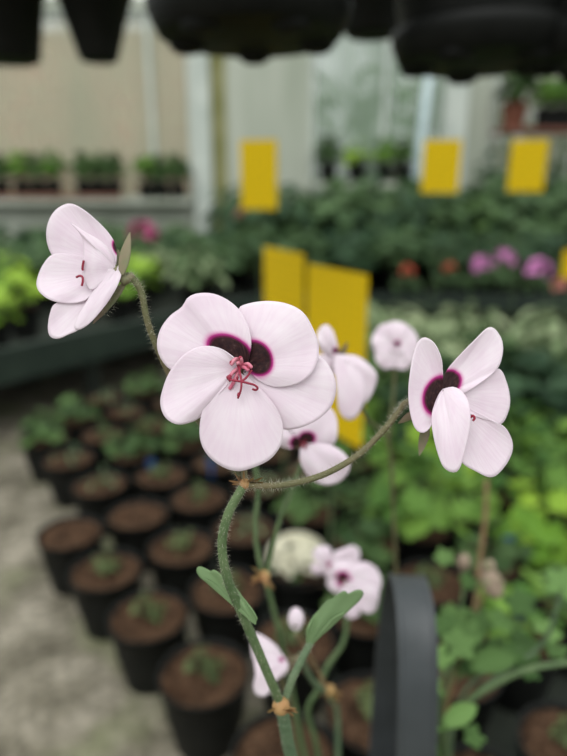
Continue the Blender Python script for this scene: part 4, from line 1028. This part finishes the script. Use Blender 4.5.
# third plant, lower right, with leaves, buds and an arching stem
root3 = Vector((.138, .346, .20))
p3 = thing('pelargonium_plant', root3, 'leafy pelargonium with two drooping hairy buds, lower right beside the handle', 'flowering plant')
def leaf3(px, py, d, R, nrm, roll, mat='p3leaf', seed=0, oval=False, lobes=5):
    rs = random.Random(seed); v, f = oval_pts(R, rs, .25) if oval else leaf_pts(R, lobes, .3, 40, 5, rs, droop=.15)
    n_ = cv(nrm); x = cv((math.cos(roll), math.sin(roll), 0)); x = (x - n_*x.dot(n_)).normalized(); y = n_.cross(x); c = P(px, py, d)
    mb = MB(); mb.add([c + x*q[0] + y*q[1] + n_*q[2] for q in v], f, 0, rs.random()); o = mb.build('leaf', M[mat], p3)
    s = o.modifiers.new('thickness', 'SOLIDIFY'); s.thickness = .0005
for k, a in enumerate([
    (450, 628, .36, 0.0093, (0, .75, .6), 2.2, 'p3leaf'), (470, 585, .37, 0.0070, (.2, .6, .7), 1.4, 'p3leaf'), (497, 620, .37, 0.0093, (.1, .9, .5), .2, 'fresh'),
    (455, 645, .35, 0.0109, (-.1, .7, .6), .4, 'p3leaf'), (520, 645, .37, 0.0120, (.1, .85, .5), .3, 'p3leaf'), (545, 632, .36, 0.0098, (.2, .8, .5), 1.0, 'fresh'),
    (562, 588, .33, 0.0109, (-.2, .6, .7), 1.2, 'fresh'), (443, 655, .33, 0.0076, (.2, .7, .6), 3.6, 'fresh'), (525, 665, .36, 0.0087, (.2, .7, .5), -1.2, 'p3leaf'),
    (446, 560, .40, 0.0076, (0, .6, .7), 1.8, 'p3leaf'), (470, 735, .34, 0.0076, (.2, .8, .5), -.3, 'p3leaf'), (436, 690, .33, 0.0066, (.4, .6, .5), 1.5, 'fresh')]):
    leaf3(*a, seed=50+k)
rs = random.Random(12)
for k in range(16):
    leaf3(rs.uniform(448, 560), 600+rs.uniform(0, 70), rs.uniform(.36, .40), rs.uniform(.007, .012), (rs.uniform(-.4, .4), .8, .5), rs.uniform(0, 6), 'p3leaf', 80+k)
leaf3(444, 726, .30, .0135, (-.1, .8, .6), .75, 'fresh', 70, True)
leaf3(470, 668, .35, .020, (0, .8, .6), .42, 'p3leaf', 71, True)
leaf3(500, 655, .36, .019, (.2, .8, .6), .35, 'p3leaf', 72, True)
bud(p3, 493, 584, .36, .0075, 'budskin', 'drooping pinkish hairy bud', (.25, -1, .2))
bud(p3, 464, 562, .38, .005, 'budskin', None, (.1, .9, .2))
bud(p3, 488, 568, .365, .005, 'budskin', None, (.3, .8, .2))
for k, (pp, r0, r1, mt, hr) in enumerate([
    ([(600, 660, .33), (567, 663, .33), (530, 669, .33), (495, 684, .335), (465, 705, .34), (445, 740, .36), (461, 819, .467)], .0016, .0021, 'stem', 200),
    ([(487, 480, .40), (485, 520, .40), (480, 560, .40), (476, 600, .39), (466, 640, .38), (450, 690, .38), (446, 760, .40), (461, 819, .467)], .0015, .002, 'stem_tan', 100),
    ([(465, 570, .38), (461, 610, .38), (455, 650, .375), (440, 700, .37), (461, 819, .467)], .0010, .0014, 'stem', 60),
    ([(492, 575, .362), (482, 600, .37), (476, 612, .38)], .001, .0012, 'stem_tan', 60),
    ([(450, 632, .362), (452, 670, .365), (440, 730, .38), (461, 819, .467)], .001, .0014, 'stem', 60),
    ([(562, 585, .335), (556, 610, .34), (548, 635, .35), (530, 655, .36), (480, 690, .37), (446, 745, .40), (461, 819, .467)], .0012, .0014, 'stem_bluish', 60),
    ([(520, 650, .365), (490, 670, .37), (460, 700, .38), (450, 770, .43), (461, 819, .467)], .001, .0014, 'stem_bluish', 60),
    ([(446, 728, .302), (436, 745, .32), (461, 819, .467)], .001, .0014, 'fresh', 30),
]): stem('plant_stem', p3, pp, r0, r1, M[mt], hr, .0016, 7, seed=60+k)
m = MB(); q = Vector((.138, .346, .29)); m.lathe([(.033, -.09), (.045, 0), (.043, 0), (.040, -.01), (.031, -.08)], 32, q); pp3 = m.build('pot', M['black'], p3)
m = MB(); m.lathe([(.001, -.006), (.041, -.007)], 24, q); m.build('soil', M['soil'], pp3)
